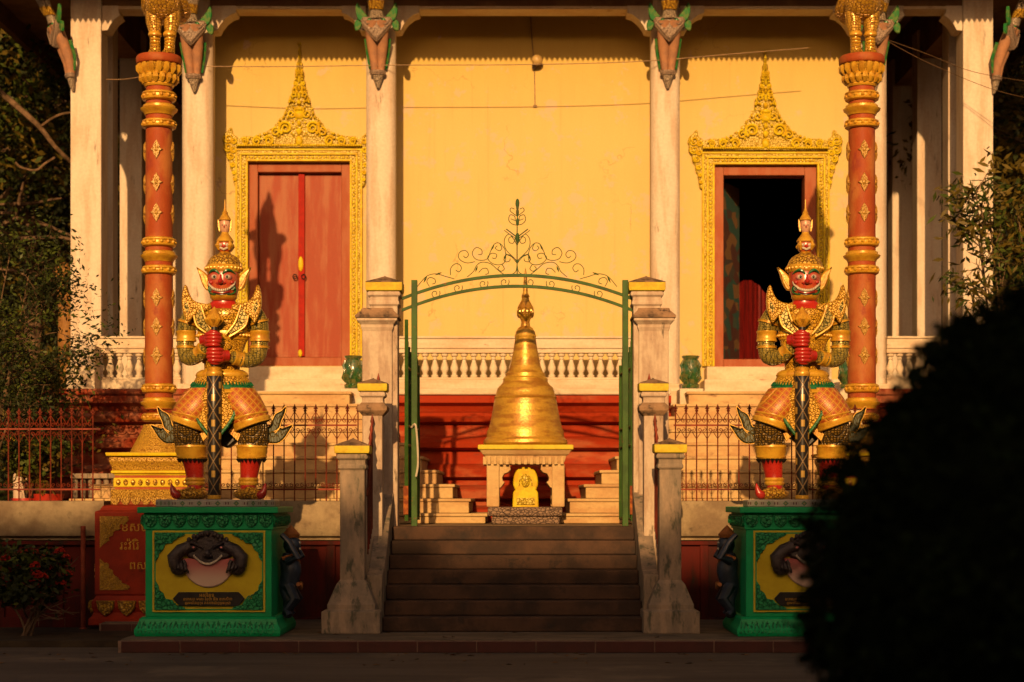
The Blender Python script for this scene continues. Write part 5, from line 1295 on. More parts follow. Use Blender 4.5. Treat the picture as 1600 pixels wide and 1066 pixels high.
        for rr_ in ([(31, 478), (26, 494), (20, 508), (8, 523)], [(42, 494), (38, 509), (26, 519), (13, 527)]):
            rm.tube(smooth_path([P_(a, b, -.172 - .02 * (1 - a / 45)) for a, b in rr_], 4), .011, 7)
    m.build('shoulder_horn', goldf, e); md_.build('inlay', inlay, e, smooth=False); rm.build('gilt_trim', gold, e)
    m = MB(); rings(m, [(530, 349, 38.5, 24.5), (526, 349.5, 41, 26), (521, 350, 42, 26.5), (517, 350, 41.5, 26)], 28, cap=False); rings(m, [(566, 347.5, 31, 21), (562, 347.5, 32.5, 22.5), (556, 348, 31, 21)], 24, cap=False)
    for i in range(17):
        a = PI + PI * (i + .5) / 17; m.ell(((350 - CX + 41.5 * math.cos(a)) * s, 26.5 * s * math.sin(a), (779 - 523.5) * s), (.018, .014, .018), 6, 5)
    m.build('chest_band', gold, e)
    m = MB(); m.ell(q(349, 540, -.135), (.10, .03, .06), 12, 8); m.ell(q(349, 556, -.12), (.05, .03, .04), 12, 8); m.build('belly_plate', goldf, e)
    # ---- arm bands and cuffs
    def band(m, c_, ax, r_, h, k=1.14, n=18):
        ax = Vector(ax).normalized(); rot = Vector((0, 0, 1)).rotation_difference(ax).to_matrix().to_4x4()
        dm = MB(); dm.lathe((0, 0, 0), [(r_ * .9, -h), (r_ * k, -h * .9), (r_ * k, -h * .6), (r_ * (k - .07), -h * .45), (r_ * (k - .05), 0), (r_ * (k - .07), h * .45), (r_ * k, h * .6), (r_ * k, h * .9), (r_ * .9, h)], n)
        m.merge(dm, Matrix.Translation(c_) @ rot)
    m = MB()
    for c_, ax, r_, h in ((q(291, 524), (0, 0, 1), 16 * s, .055), (q(406, 524), (0, 0, 1), 16 * s, .055), (q(294, 503), (.3, 0, 1), 17 * s, .012), (q(404, 503), (-.3, 0, 1), 17 * s, .012),
                          (q(291, 541, -.005), (0, 0, 1), 16 * s, .012), (q(405.5, 541, -.005), (0, 0, 1), 16 * s, .012),
                          (q(319, 549, -.165), AR['L'][5] - AR['L'][4], 11.6 * s, .045), (q(376, 561, -.165), AR['R'][5] - AR['R'][4], 11.6 * s, .045)):
        band(m, c_, ax, r_ * .88, h)
    m.build('arm_band', gold, e)
    # ---- club (staff) with pommel
    cx = 341.5; cy = -.245
    m = MB()
    for r_, p0, p1 in ((5.2, 600, 505),): m.lathe((q(cx, 0)[0], cy), [(r_ * s, q(0, p0)[2]), (r_ * s, q(0, p1)[2])], 14)
    m.build('club_grip', blk, e)
    m = MB(); m.lathe((q(cx, 0)[0], cy), [(9.5 * s, q(0, 777)[2]), (10.5 * s, q(0, 700)[2]), (11.5 * s, q(0, 640)[2]), (11.5 * s, q(0, 588)[2]), (9 * s, q(0, 584)[2])], 20); m.build('club_shaft', club, e)
    m = MB(); m.lathe((q(cx, 0)[0], cy), [(11 * s, q(0, 590)[2]), (12.5 * s, q(0, 587)[2]), (12.5 * s, q(0, 583)[2]), (11 * s, q(0, 581)[2]), (11.5 * s, q(0, 576)[2]), (6 * s, q(0, 574)[2])], 18)
    m.lathe((q(cx, 0)[0], cy), [(8 * s, q(0, 779)[2]), (10.5 * s, q(0, 778)[2]), (10.5 * s, q(0, 773)[2]), (9 * s, q(0, 772)[2])], 16)
    m.lathe((q(cx, 0)[0], cy), [(4.5 * s, q(0, 514)[2]), (7 * s, q(0, 511)[2]), (9.5 * s, q(0, 508)[2]), (12, 503)[0:0] or (10.5 * s, q(0, 504)[2]), (11.5 * s, q(0, 500)[2]), (9.5 * s, q(0, 496)[2]), (8 * s, q(0, 492)[2]), (5 * s, q(0, 488)[2]), (1.5 * s, q(0, 483)[2]), (0, q(0, 481)[2])], 18)
    for k in range(8): a = 2 * PI * k / 8; m.tube([(q(cx, 0)[0] + 7 * s * math.cos(a), cy + 7 * s * math.sin(a), q(0, 510)[2]), (q(cx, 0)[0] + 12 * s * math.cos(a), cy + 12 * s * math.sin(a), q(0, 502)[2]), (q(cx, 0)[0] + 9 * s * math.cos(a), cy + 9 * s * math.sin(a), q(0, 494)[2])], [.008, .022, .006], 6)
    m.build('club_pommel', gold, e)
    # ---- hands: palm, four fingers wrapped round the grip, thumb
    for sg, px, py in ((-1, 336, 533), (1, 347, 557)):
        m = MB(); wx_ = q(cx, 0)[0]; zc = q(0, py)[2]; hx = 1 if sg < 0 else -1
        # back of hand on the outer side
        m.ell((wx_ - hx * 8 * s, cy + .015, zc), (11 * s, .058, 12.2 * s), 14, 10)
        m.tube([(wx_ - hx * 20 * s, cy + .06, zc + (0)), (wx_ - hx * 10 * s, cy + .03, zc)], [.055, .062], 12)
        for k in range(4):
            zf = zc + (8.3 - 5.5 * k) * s; L_ = (1, 1.06, 1.0, .86)[k]; fr_ = (3.3, 3.4, 3.3, 3.0)[k] * s
            pts = [(wx_ - hx * 12 * s, cy - .015, zf), (wx_ - hx * 7 * s, cy - .052, zf), (wx_ + hx * 1 * s, cy - .062 - .002 * k, zf), (wx_ + hx * 7 * s * L_, cy - .046, zf), (wx_ + hx * 9.5 * s * L_, cy - .008, zf - .002), (wx_ + hx * 7.5 * s, cy + .028, zf - .003)]
            m.tube(smooth_path(pts, 3), [fr_ * a for a in (1, 1.05, 1.1, 1.08, 1.0, 1.0, 1.03, 1.0, .98, .98, 1, .95, .9, .85, .8, .6)], 9)
        pts = [(wx_ - hx * 10 * s, cy + .0, zc + 8 * s), (wx_ - hx * 5 * s, cy - .03, zc + 12.0 * s), (wx_ + hx * 1 * s, cy - .045, zc + 11.5 * s), (wx_ + hx * 6 * s, cy - .035, zc + 10.5 * s)]
        if sg > 0: pts = [(a, b, zc - (c_ - zc)) for a, b, c_ in pts]; 
        m.tube(smooth_path(pts, 3), [3.4 * s, 3.4 * s, 3.3 * s, 3.2 * s, 3.2 * s, 3.1 * s, 3.1 * s, 3 * s, 2.7 * s, 1.8 * s], 9)
        m.build('hand', skinred, e)
    # ---- kilt
    m = MB(); rings(m, [(630, 347, 50, 30, -.03), (618, 347, 51, 31, -.02), (609, 347, 51, 31, -.01), (600, 347, 47, 30), (590, 347, 41.5, 27.5), (581, 347, 37, 25), (577, 347, 33, 23.5)], 30); m.build('hip_wrap', goldf, e)
    m = MB(); rings(m, [(608, 347, 51.6, 31.8, -.01), (604, 347, 50, 31.4, -.005), (601, 347, 48, 30.8)], 30, cap=False)
    for i in range(27):
        a = PI + PI * (i + .5) / 27; m.tube([((347 - CX + 48.4 * math.cos(a)) * s, 31 * s * math.sin(a), (779 - 602) * s), ((347 - CX + 45.8 * math.cos(a)) * s, 29.9 * s * math.sin(a), (779 - 595.5) * s)], [.013, .002], 4)
    m.build('green_zigzag', greeng, e)
    m = MB(); rings(m, [(614, 347, 54, 33, -.02), (611, 347, 54.5, 33.4, -.02), (608.5, 347, 52, 32, -.01)], 30, cap=False); rings(m, [(588, 347, 40.5, 27.5), (585, 347, 41.5, 28.6), (581, 347, 39.5, 27.4), (578, 347, 35, 24.5)], 30, cap=False)
    m.build('belt', gold, e)
    m = MB(); hm = MB()
    for sg in (-1, 1):
        c_ = 346
        rows = [(606, c_ + sg * 25, 27.5, 28, -.02, 0), (612, c_ + sg * 27.5, 29, 29.5, -.03, sg * 1), (622, c_ + sg * 32, 30.5, 31, -.05, sg * 3), (634, c_ + sg * 37.5, 30.5, 31.5, -.07, sg * 5), (646, c_ + sg * 43.5, 29.5, 31, -.075, sg * 7), (655, c_ + sg * 47.5, 28, 29.5, -.07, sg * 8), (661, c_ + sg * 49.5, 27, 28.5, -.065, sg * 9)]
        rings(m, rows, 28)
        rings(hm, [(665, c_ + sg * 50.5, 26.5, 28, -.065, sg * 9.5), (664, c_ + sg * 50.2, 28.2, 29.6, -.065, sg * 9.5), (660, c_ + sg * 49.5, 28.4, 29.8, -.066, sg * 9), (656.5, c_ + sg * 48.2, 29, 30.4, -.068, sg * 8.5), (655, c_ + sg * 47.6, 28, 29.6, -.07, sg * 8)], 28, cap=False)
        rings(hm, [(651, c_ + sg * 45.6, 29.4, 30.8, -.07, sg * 7.5), (649.5, c_ + sg * 45, 30, 31.5, -.072, sg * 7.3), (648, c_ + sg * 44.4, 29.4, 31, -.074, sg * 7)], 28, cap=False)
    m.build('kilt_leg', kilt, e); hm.build('kilt_hem', gold, e)
    # front apron, tails
    m = MB(); C0 = 341
    ap = [(-9, 590), (-16, 612), (-27, 632), (-33, 640), (-27, 655), (-14, 672), (0, 688), (14, 672), (28, 655), (33, 640), (27, 632), (16, 612), (9, 590)]
    m.prism([(q(C0 + a, b)[0], q(0, b)[2]) for a, b in sm2(ap, 2)], -.232, -.17, 0, .015); m.build('apron', goldf, e)
    m = MB()
    for sg in (-1, 1):
        m.tube(smooth_path([q(C0 + sg * a, b, -.225) for a, b in ((32, 634), (30, 648), (20, 665), (6, 682))], 4), .016, 7)
        for a, b in ((34, 636), (33, 642), (31, 648), (28, 654), (24, 660), (20, 666), (15.5, 671), (11, 676.5), (7, 682)): m.ell(q(C0 + sg * a, b, -.225), (.018, .014, .016), 6, 5)
    m.build('apron_edge', greeng, e)
    m = MB()
    for sg in (-1, 1):
        m.prism([(q(347 + sg * a, b)[0], q(0, b)[2]) for a, b in ((20, 664), (33, 676), (27, 689), (12, 674))], -.10, -.07, 0, .008)
        for k in range(4): m.tube([q(347 + sg * (20 + k * 3.2), 665 + k * 3, -.105), q(347 + sg * (13 + k * 3.8), 675 + k * 3.6, -.105)], .006, 5)
    m.build('side_tail', gold, e)
    m = MB(); m.prism(sm2([(q(a, b)[0], q(0, b)[2]) for a, b in ((318, 650), (385, 650), (378, 676), (362, 694), (352, 698), (338, 690), (322, 676))], 2, True), .02, .14, 0, .02); m.build('rear_cloth', blk, e)
    # ---- calf bands, anklets, shoes
    m = MB(); z2 = MB()
    for sg in (-1, 1):
        c_ = 345.5 + sg * 48
        rings(m, [(716, c_ - sg * 1.5, 21.5, 21.5, .04), (713, c_ - sg * 1, 24, 23.5, .04), (709, c_ - sg * .5, 22.8, 22.5, .035), (705, c_ - sg * .3, 24.2, 23.8, .03), (700, c_, 23.8, 23.4, .025), (697, c_, 25.2, 24.8, .022), (694, c_, 24.2, 23.8, .02)], 24, cap=False)
        rings(m, [(757, 345.5 + sg * 41.5, 14.5, 15, .045), (754, 345.5 + sg * 41.5, 16, 16.3, .045), (751, 345.5 + sg * 41.8, 14.6, 15, .045), (748, 345.5 + sg * 41.8, 16, 16.3, .045), (745, 345.5 + sg * 42, 14.5, 15, .045)], 20, cap=False)
        for i in range(20):
            a = 2 * PI * i / 20; bx = c_ - sg * 1.5
            z2.tube([((bx - CX + 21.5 * math.cos(a)) * s, .04 + 21.5 * s * math.sin(a), (779 - 715) * s), ((bx - CX + 20 * math.cos(a)) * s, .04 + 20 * s * math.sin(a), (779 - 721.5) * s)], [.02, .002], 4)
    m.build('leg_band', gold, e); z2.build('fringe', blk, e)
    for sg in (-1, 1):
        m = MB(); c_ = 345.5 + sg * 41
        m.tube(smooth_path([q(c_ - sg * 12, 771, .08), q(c_ - sg * 4, 768, .02), q(c_ + sg * 8, 770, -.05), q(c_ + sg * 20, 772, -.10), q(c_ + sg * 28, 768, -.13), q(c_ + sg * 31.5, 757, -.14)], 4), [a * s for a in (7, 9, 10.5, 11.5, 12, 12, 11.5, 11, 10, 9.5, 9, 8.5, 8, 7.5, 7, 6.5, 5.8, 5, 4, 2.8, .8)], 14)
        m.ell(q(c_ - sg * 2, 771, -.02), (.12, .13, .055), 12, 8)
        m.build('shoe', goldc, e)
        m = MB(); m.tube(smooth_path([q(c_ + sg * 19, 773.5, -.125), q(c_ + sg * 26, 771, -.15), q(c_ + sg * 30, 764, -.16), q(c_ + sg * 32, 754, -.16)], 4), [a * s for a in (3, 5, 6.5, 7, 7, 6.5, 6, 5, 4.2, 3.4, 2.5, 1.5, .5)], 10); m.build('shoe_tip', skinred, e)
    # ---- flame wings behind the knees
    for sg in (-1, 1):
        m = MB(); tr = MB()
        for lobe in ([(66, 690), (86, 692), (98, 684), (106, 672), (112, 662), (104, 664), (96, 668), (92, 666), (84, 672), (74, 674)], [(70, 680), (82, 676), (90, 668), (94, 656), (99, 645), (101, 633), (93, 640), (84, 645), (79, 655), (76, 664), (68, 668)]):
            pl = sm2([(q(345.5 + sg * a, b)[0], q(0, b)[2]) for a, b in lobe], 3, True)
            m.prism(pl, .03, .10, 0, .02)
            tr.tube([(a, .035, b) for a, b in pl] + [(pl[0][0], .035, pl[0][1])], .005, 5)
        m.build('flame_wing', wingm, e); tr.build('flame_trim', gold, e)
    # ---- head
    hy = -.02
    m = MB(); rings(m, [(467, 350, 15, 14, -.01), (464, 350, 19, 20, -.02), (458, 350, 22, 24, -.03), (450, 350, 24, 26, -.03), (440, 350, 25, 26.5, -.03), (428, 350, 25, 26, -.025), (420, 350, 24.5, 25, -.02), (414, 350, 23, 23, -.01)], 28); m.build('face', facered, e, ang=80)
    def fp(a, b, off=0):     # point on the face surface, a px from centre
        hx = 25 if b < 450 else 25 - (b - 450) * .35
        hyy = 26.3 if b < 450 else 26 - (b - 450) * .4
        y = -.03 - hyy * s * math.sqrt(max(0, 1 - (a / hx) ** 2)) - off
        return Vector(((350 - CX + a) * s, y, (779 - b) * s))
    m = MB(); mg = MB(); mw = MB(); mk = MB(); mp = MB(); mr = MB()
    for sg in (-1, 1):
        g_ = lambda a, b, off=0: fp(sg * a, b, off)
        mg.tube(smooth_path([g_(2.5, 430), g_(6, 426, .005), g_(11, 423.5, .008), g_(16, 425, .006), g_(21, 429)], 4), [a * s for a in (1, 1.2, 1.4, 1.6, 1.8, 2, 2.1, 2.2, 2.2, 2.1, 2, 1.9, 1.7, 1.4, 1.1, .8, .5)], 7)
        mp.ell(g_(10.5, 434.5, -.01), (6.2 * s, .03, 5 * s), 14, 10); mw.ell(g_(10.5, 434.5, .002), (4.4 * s, .026, 3.7 * s), 12, 9); mk.ell(g_(10, 434.5, .022), (2 * s, .01, 2.1 * s), 9, 7)
        mg.tube(smooth_path([g_(18, 447), g_(20.5, 450, .004), g_(20, 456, .004), g_(15, 460, .004), g_(9, 461.5, .003)], 4), [a * s for a in (.6, .8, 1.0, 1.2, 1.4, 1.6, 1.6, 1.5, 1.4, 1.3, 1.3, 1.2, 1.2, 1.1, 1.0, .9, .6)], 7)
        mg.tube([(x_ + p[0], y_ - .01, z_ + p[2]) for (x_, y_, z_) in [tuple(g_(17.5, 452))] for p in spiral(0, 0, 0, 3.2 * s, 0, 1.3, sg)], .8 * s, 5)
        m.tube([g_(3, 443), g_(6, 444.5, .006), g_(4, 446, .003)], [1.6 * s, 2.5 * s, 1.2 * s], 7)
        mw.tube(smooth_path([g_(14.5, 450, .012), g_(19, 446, .014), g_(21, 440, .010)], 4), [a * s for a in (1.8, 1.8, 1.7, 1.6, 1.4, 1.2, .9, .6, .2)], 7)
        m.ell(g_(16, 442.5), (4 * s, .02, 2.6 * s), 9, 7)
    m.ell(fp(0, 442, .02), (4.4 * s, .045, 4.2 * s), 12, 9); m.tube([fp(0, 431), fp(0, 437, .012), fp(0, 442, .02)], [1.4 * s, 2 * s, 2.6 * s], 8)
    m.tube(smooth_path([fp(-13, 455.5, .004), fp(-6, 458, .008), fp(0, 458.8, .009), fp(6, 458, .008), fp(13, 455.5, .004)], 4), 1.7 * s, 7)
    mw.tube(smooth_path([fp(-18, 446.5, .012), fp(-12, 452.5, .014), fp(-5, 455, .016), fp(0, 455.5, .016), fp(5, 455, .016), fp(12, 452.5, .014), fp(18, 446.5, .012)], 3), [a * s for a in (1.0, 1.4, 1.8, 2, 2.1, 2.2, 2.3, 2.3, 2.3, 2.3, 2.3, 2.3, 2.2, 2.1, 2, 1.8, 1.6, 1.4, 1.0)], 7)
    for i in range(9): mk.tube([fp(-12 + 3 * i, 453.0 - .12 * (i - 4) ** 2 * .6, .030), fp(-12 + 3 * i, 457.0 - .12 * (i - 4) ** 2 * .6, .028)], .0022, 4)
    mk.tube(smooth_path([fp(-13, 459, .004), fp(0, 461.5, .006), fp(13, 459, .004)], 4), .9 * s, 5)
    m.build('nose_and_lips', skinred, e); mg.build('green_face_marks', greeng, e); mw.build('teeth_and_eyes', whit, e); mk.build('pupils', blk, e); mp.build('eye_rims', pinkm, e)
    m = MB(); rings(m, [(469, 350, 17, 16, -.01), (466.5, 350, 19.5, 20.5, -.015), (463.5, 350, 21, 22.5, -.02), (461, 350, 21, 23, -.025)], 26, cap=False)
    rings(m, [(425, 350, 26, 26.5, -.02), (422, 350, 27.5, 28, -.02), (419.5, 350, 28.5, 28.5, -.015), (416, 350, 28.8, 28.5, -.01), (413, 350, 27, 27, 0)], 28, cap=False)
    for i in range(26): a = 2 * PI * i / 26; m.ell(((350 - CX + 28 * math.cos(a)) * s, -.01 + 28 * s * math.sin(a), (779 - 419) * s), (.016, .016, .02), 6, 5)
    m.build('crown_rim', gold, e)
    CR = [(27.5, 416), (26.8, 411), (24.5, 406), (21, 401), (15.5, 397.5), (11, 395.5), (8.5, 394)]
    m = MB(); v = []; m.lathe((q(350.7, 0)[0], 0), [(r_ * s, q(0, p)[2]) for r_, p in CR], 28); m.build('crown', goldc, e, ang=80)
    x0 = q(351.5, 0)[0]
    m = MB(); m.lathe((x0, 0), [(7 * s, q(0, 397)[2]), (7.5 * s, q(0, 393)[2]), (10, 0)[0:0] or (11 * s, q(0, 390)[2]), (12 * s, q(0, 385)[2]), (12.3 * s, q(0, 380)[2]), (11 * s, q(0, 376)[2])], 20); m.build('small_face', facered, e)
    m = MB(); m.lathe((x0, 0), [(11.5 * s, q(0, 378)[2]), (14 * s, q(0, 376)[2]), (13 * s, q(0, 373.5)[2]), (9.5 * s, q(0, 368.5)[2]), (6 * s, q(0, 364)[2]), (5 * s, q(0, 360)[2])], 20)
    for a in range(4):
        an = -PI / 4 + a * PI / 2; m.tube([(x0 + 11.5 * s * math.cos(an), 11.5 * s * math.sin(an), q(0, 390)[2]), (x0 + 14 * s * math.cos(an), 14 * s * math.sin(an), q(0, 383)[2]), (x0 + 12.5 * s * math.cos(an), 12.5 * s * math.sin(an), q(0, 376)[2])], [.01, .028, .01], 7)
    m.lathe((x0, 0), [(8 * s, q(0, 395)[2]), (9.5 * s, q(0, 393.5)[2]), (8 * s, q(0, 392)[2])], 16)
    m.lathe((x0, 0), [(7.5 * s, q(0, 344)[2]), (9.8 * s, q(0, 342.5)[2]), (9 * s, q(0, 340)[2]), (6.5 * s, q(0, 336)[2]), (4.5 * s, q(0, 333)[2]), (4.8 * s, q(0, 331)[2]), (2.8 * s, q(0, 328)[2]), (2.2 * s, q(0, 325)[2]), (1.4 * s, q(0, 322)[2]), (.5 * s, q(0, 310)[2])], 16)
    m.build('crown_tier', gold, e)
    m = MB(); m.lathe((x0, 0), [(5 * s, q(0, 362)[2]), (6.8 * s, q(0, 359)[2]), (8.6 * s, q(0, 353)[2]), (8.6 * s, q(0, 347)[2]), (7.5 * s, q(0, 343)[2])], 16); m.build('pale_face', paint('pale_face_paint', (.78, .45, .28), (.70, .35, .2), 10, (.4, .6), .35), e)
    m = MB(); k = MB(); w = MB()
    for sg in (-1, 1):
        m.prism([(x0 + sg * a * s, q(0, b)[2]) for a, b in ((7.5, 360), (8, 350), (9, 344), (11, 341), (10.8, 352), (9, 360))], -.01, .02)
        k.ell((x0 + sg * 3 * s, -8.4 * s, q(0, 351)[2]), .006, 6, 5); k.ell((x0 + sg * 5 * s, -11 * s, q(0, 382)[2]), .012, 6, 5); w.ell((x0 + sg * 5 * s, -10.6 * s, q(0, 382)[2]), (.02, .014, .016), 7, 5)
    w.tube([(x0 - 6 * s, -11 * s, q(0, 386.5)[2]), (x0, -12.5 * s, q(0, 389.5)[2]), (x0 + 6 * s, -11 * s, q(0, 386.5)[2])], .011, 6)
    m.build('small_ears', gold, e); k.build('small_eyes', blk, e); w.build('small_teeth', whit, e)
    m = MB(); m.ell((x0, -12.3 * s, q(0, 384.5)[2]), (.02, .02, .018), 7, 5); m.ell((x0, -8.8 * s, q(0, 353)[2]), (.008, .01, .014), 6, 5); m.build('small_noses', skinred, e)
    # ears: long pointed leaf shapes
    for sg in (-1, 1):
        pl = [(21, 452), (27, 452), (32, 446), (36, 436), (39, 426), (42.5, 416), (37, 419), (30, 424), (25, 430), (21, 440)]
        m = MB(); m.prism(sm2([((350 - CX + sg * a) * s, (779 - b) * s) for a, b in pl], 3, True), -.03, .02, 0, .012)
        for j in range(3): m.tube([((350 - CX + sg * (24 + j * 1.5)) * s, -.036, (779 - 449 + j * 4) * s), ((350 - CX + sg * (31 + j)) * s, -.04, (779 - 437 + j * 5) * s), ((350 - CX + sg * (39)) * s, -.034, (779 - 421) * s)], .007, 5)
        m.build('ear', gold, e)
    return e
g1 = guardian(); g1.location = (X(345.5, 17.62), 17.62, SZ)
tag(g1, 'gold armoured demon guardian statue with a club, by the closed red door', 'statue', 'guardian statues on green pedestals')
g2 = copy_tree(g1); g2.location = (X(1252.5, 17.62), 17.62, SZ); g2.rotation_euler = (0, 0, R(-2))
tag(g2, 'gold armoured demon guardian statue with a club, before the open dark doorway', 'statue', 'guardian statues on green pedestals')

# ================================================================ VEGETATION
def leaves(m, centers, per, spread, size, rnd, mats=1, droop=.3, asp=.45, squash=.7):
    for (c_, mi) in centers:
        for i in range(per):
            d = Vector((rnd.gauss(0, 1), rnd.gauss(0, 1), rnd.gauss(0, 1) * squash)) * spread * .5
            p = Vector(c_) + d
            a = rnd.uniform(0, 2 * PI); el = rnd.uniform(-.9, .9) - droop
            u = Vector((math.cos(a) * math.cos(el), math.sin(a) * math.cos(el), math.sin(el)))
            w = u.cross(Vector((rnd.gauss(0, 1), rnd.gauss(0, 1), rnd.gauss(0, 1)))); 
            if w.length < 1e-4: continue
            w.normalize(); L_ = size * rnd.uniform(.6, 1.3); W_ = L_ * asp
            k = len(m.v)
            m.v += [tuple(p), tuple(p + u * L_ * .5 + w * W_ * .5), tuple(p + u * L_), tuple(p + u * L_ * .5 - w * W_ * .5)]
            m.f.append((k, k + 1, k + 2, k + 3)); m.m.append(mi)
def branch(m, p, d, L_, r_, depth, rnd, tips, wig=.25, split=(2, 3), shr=.72):
    n = 5; pts = [Vector(p)]; dd = Vector(d).normalized()
    for i in range(n):
        dd = (dd + Vector((rnd.gauss(0, wig), rnd.gauss(0, wig), rnd.gauss(0, wig))) * .5).normalized(); pts.append(pts[-1] + dd * L_ / n)
    m.tube(pts, [r_ * (1 - .45 * i / n) for i in range(n + 1)], 5 if depth < 2 else 7)
    if depth == 0: tips.append(pts[-1]); tips.append(pts[-3]); return
    for k in range(rnd.randint(*split)):
        q_ = pts[rnd.randint(2, n)]; nd = (dd + Vector((rnd.gauss(0, 1), rnd.gauss(0, 1), rnd.gauss(0, 1))) * .75).normalized()
        branch(m, q_, nd, L_ * shr * rnd.uniform(.7, 1.1), r_ * .55, depth - 1, rnd, tips, wig, split, shr)
def tree(loc, h, cr, lab, seed, mats, nc=60, per=60, size=.22, trunk=.18, cat='tree', name='tree', spread=.9, zs=.8):
    rnd = random.Random(seed); e = empty(name, loc); tag(e, lab, cat)
    x, y, z = loc; m = MB(); tips = []
    m.tube([(x, y, z), (x + .1, y, z + h * .3), (x - .1, y + .1, z + h * .55), (x, y, z + h * .8)], [trunk, trunk * .8, trunk * .6, trunk * .3], 9)
    for i in range(7):
        a = rnd.uniform(0, 6.28); branch(m, (x, y, z + h * rnd.uniform(.35, .7)), (math.cos(a), math.sin(a), .6), cr * .7, trunk * .4, 1, rnd, tips)
    m.build('trunk', bark, e)
    cs = []
    for i in range(nc):
        while True:
            d = Vector((rnd.uniform(-1, 1), rnd.uniform(-1, 1), rnd.uniform(-1, 1)))
            if .35 < d.length < 1: break
        cs.append(((x + d.x * cr, y + d.y * cr * .8, z + h * .72 + d.z * cr * zs), rnd.choice(range(len(mats)))))
    m = MB(); leaves(m, cs, per, spread, size, rnd); m.build('crown', mats, e, smooth=False)
tree((-9.4, 29, 1.1), 8.6, 2.6, 'olive leaved tree at the left behind the corner column', 11, [lf_o, lf_d, lf_g, lf_d], 150, 90, .15)
tree((-7.6, 34, 1.1), 6.5, 2.3, 'dark tree seen between the left side columns', 12, [lf_d, lf_d, lf_o], 100, 80, .15)
tree((-11.2, 26, 1.1), 5.0, 1.9, 'low bushy tree at the far left edge beyond the fence', 13, [lf_d, lf_o, lf_d], 90, 80, .13)
tree((-8.2, 31, 1.1), 11.5, 2.4, 'tall dark tree rising behind the left corner bracket figure', 16, [lf_d, lf_d, lf_d, lf_o], 130, 90, .15)
tree((9.0, 29, 1.1), 7.8, 2.5, 'orange lit tree right of the corner column', 14, [lf_o, lf_o, lf_d], 150, 90, .15)
tree((10.8, 33, 1.1), 11, 3.0, 'dark tree at the far right behind the temple', 15, [lf_d, lf_d, lf_o], 130, 90, .17)
# far wood
rnd = random.Random(21); m = MB(); cs = []
for sgn in (-1, 1):
    for i in range(700): cs.append(((sgn * rnd.uniform(4.5, 26), 46 + rnd.uniform(-1.5, 1.5), rnd.uniform(.5, 16.5)), rnd.choice((0, 0, 0, 1))))
leaves(m, cs, 34, 2.3, .34, rnd, asp=.6)
k = 40; v = []; f = []
for i in range(k + 1):
    for j in range(11):
        x_ = -34 + 68 * i / k; z_ = 0 + 16 * j / 10; v.append((x_, 49 + 1.6 * mn.noise(Vector((x_ * .3, z_ * .3, 0))), z_ + (mn.noise(Vector((x_ * .4, 5, 0))) * 2 if j == 10 else 0)))
    
f = [(i * 11 + j, (i + 1) * 11 + j, (i + 1) * 11 + j + 1, i * 11 + j + 1) for i in range(k) for j in range(10)]
m.add(v, f, 0); o = m.build('distant_wood', [lf_d, lf_o], smooth=False); tag(o, 'dark wood filling the gaps beyond the temple grounds', 'wood', kind='stuff')
# pale bare branch in front of the left tree
m = MB(); Yb = 26.0
m.tube(smooth_path([P(-30, 120, Yb + .4), P(5, 148, Yb + .2), P(40, 178, Yb), P(65, 202, Yb), P(85, 228, Yb), P(112, 254, Yb + .2), P(150, 280, Yb + .8)], 4), [.05 - .0011 * i for i in range(25)], 8)
m.tube(smooth_path([P(62, 199, Yb), P(80, 186, Yb - .1), P(98, 178, Yb), P(116, 176, Yb)], 4), .018, 6)
m.tube(smooth_path([P(24, 254, Yb), P(34, 262, Yb), P(56, 266, Yb), P(70, 256, Yb), P(86, 246, Yb)], 4), .017, 6)
m.tube(smooth_path([P(-30, 120, Yb + .4), P(-70, 200, Yb), P(-80, 500, Yb), Vector((X(-80, Yb), Yb, TT))], 4), .11, 8)
tag(m.build('bare_branch', twigm), 'pale bare branch slanting down across the dark trees at the upper left', 'branch')
# twiggy shrub far left
def twigshrub(root, targets, lab, seed, leafmats=None, lsize=.05, per=8, sp=.12, r0=.02, depth=2, name='twiggy_shrub', L_=.5, wig=.35, asp=.4):
    rnd = random.Random(seed); e = empty(name, root); tag(e, lab, 'shrub'); m = MB(); tips = []
    for t_ in targets:
        mid = Vector(root).lerp(Vector(t_), .5) + Vector((rnd.gauss(0, .08), rnd.gauss(0, .08), .05)); p = smooth_path([root, mid, t_], 4)
        m.tube(p, [r0 * (1 - .6 * i / (len(p) - 1)) for i in range(len(p))], 6)
        for q_ in p[3:]: branch(m, q_, (Vector(t_) - Vector(root)).normalized() + Vector((rnd.gauss(0, .8), rnd.gauss(0, .8), rnd.gauss(0, .5))), L_, r0 * .4, depth, rnd, tips, wig)
    m.build('stems', twigm, e)
    if leafmats:
        m = MB(); leaves(m, [(t_, rnd.randrange(len(leafmats))) for t_ in tips], per, sp, lsize, rnd, asp=asp); m.build('foliage', leafmats, e, smooth=False)
Yt = 20.6
twigshrub((X(-40, Yt), Yt, TT), [P(45, 430, Yt), P(72, 500, Yt), P(15, 400, Yt), P(30, 520, Yt), P(66, 455, Yt), P(-5, 470, Yt)], 'twiggy half bare shrub reaching toward the left corner column', 31, [lf_d, lf_d, lf_g], .065, 20, .26, .016)
Yt = 22
twigshrub((X(50, Yt), Yt, TT), [P(46, 600, Yt), P(20, 610, Yt), P(80, 620, Yt), P(60, 590, Yt)], 'slim pale stemmed young tree behind the left fence', 32, [lf_o, lf_g, lf_d], .075, 16, .32, .03, L_=.4, name='young_tree')
Yt = 21.5
rnd = random.Random(5); e = empty('potted_plant', (X(38, Yt), Yt, TT)); tag(e, 'leafy green plant in a red pot behind the left fence', 'potted plant')
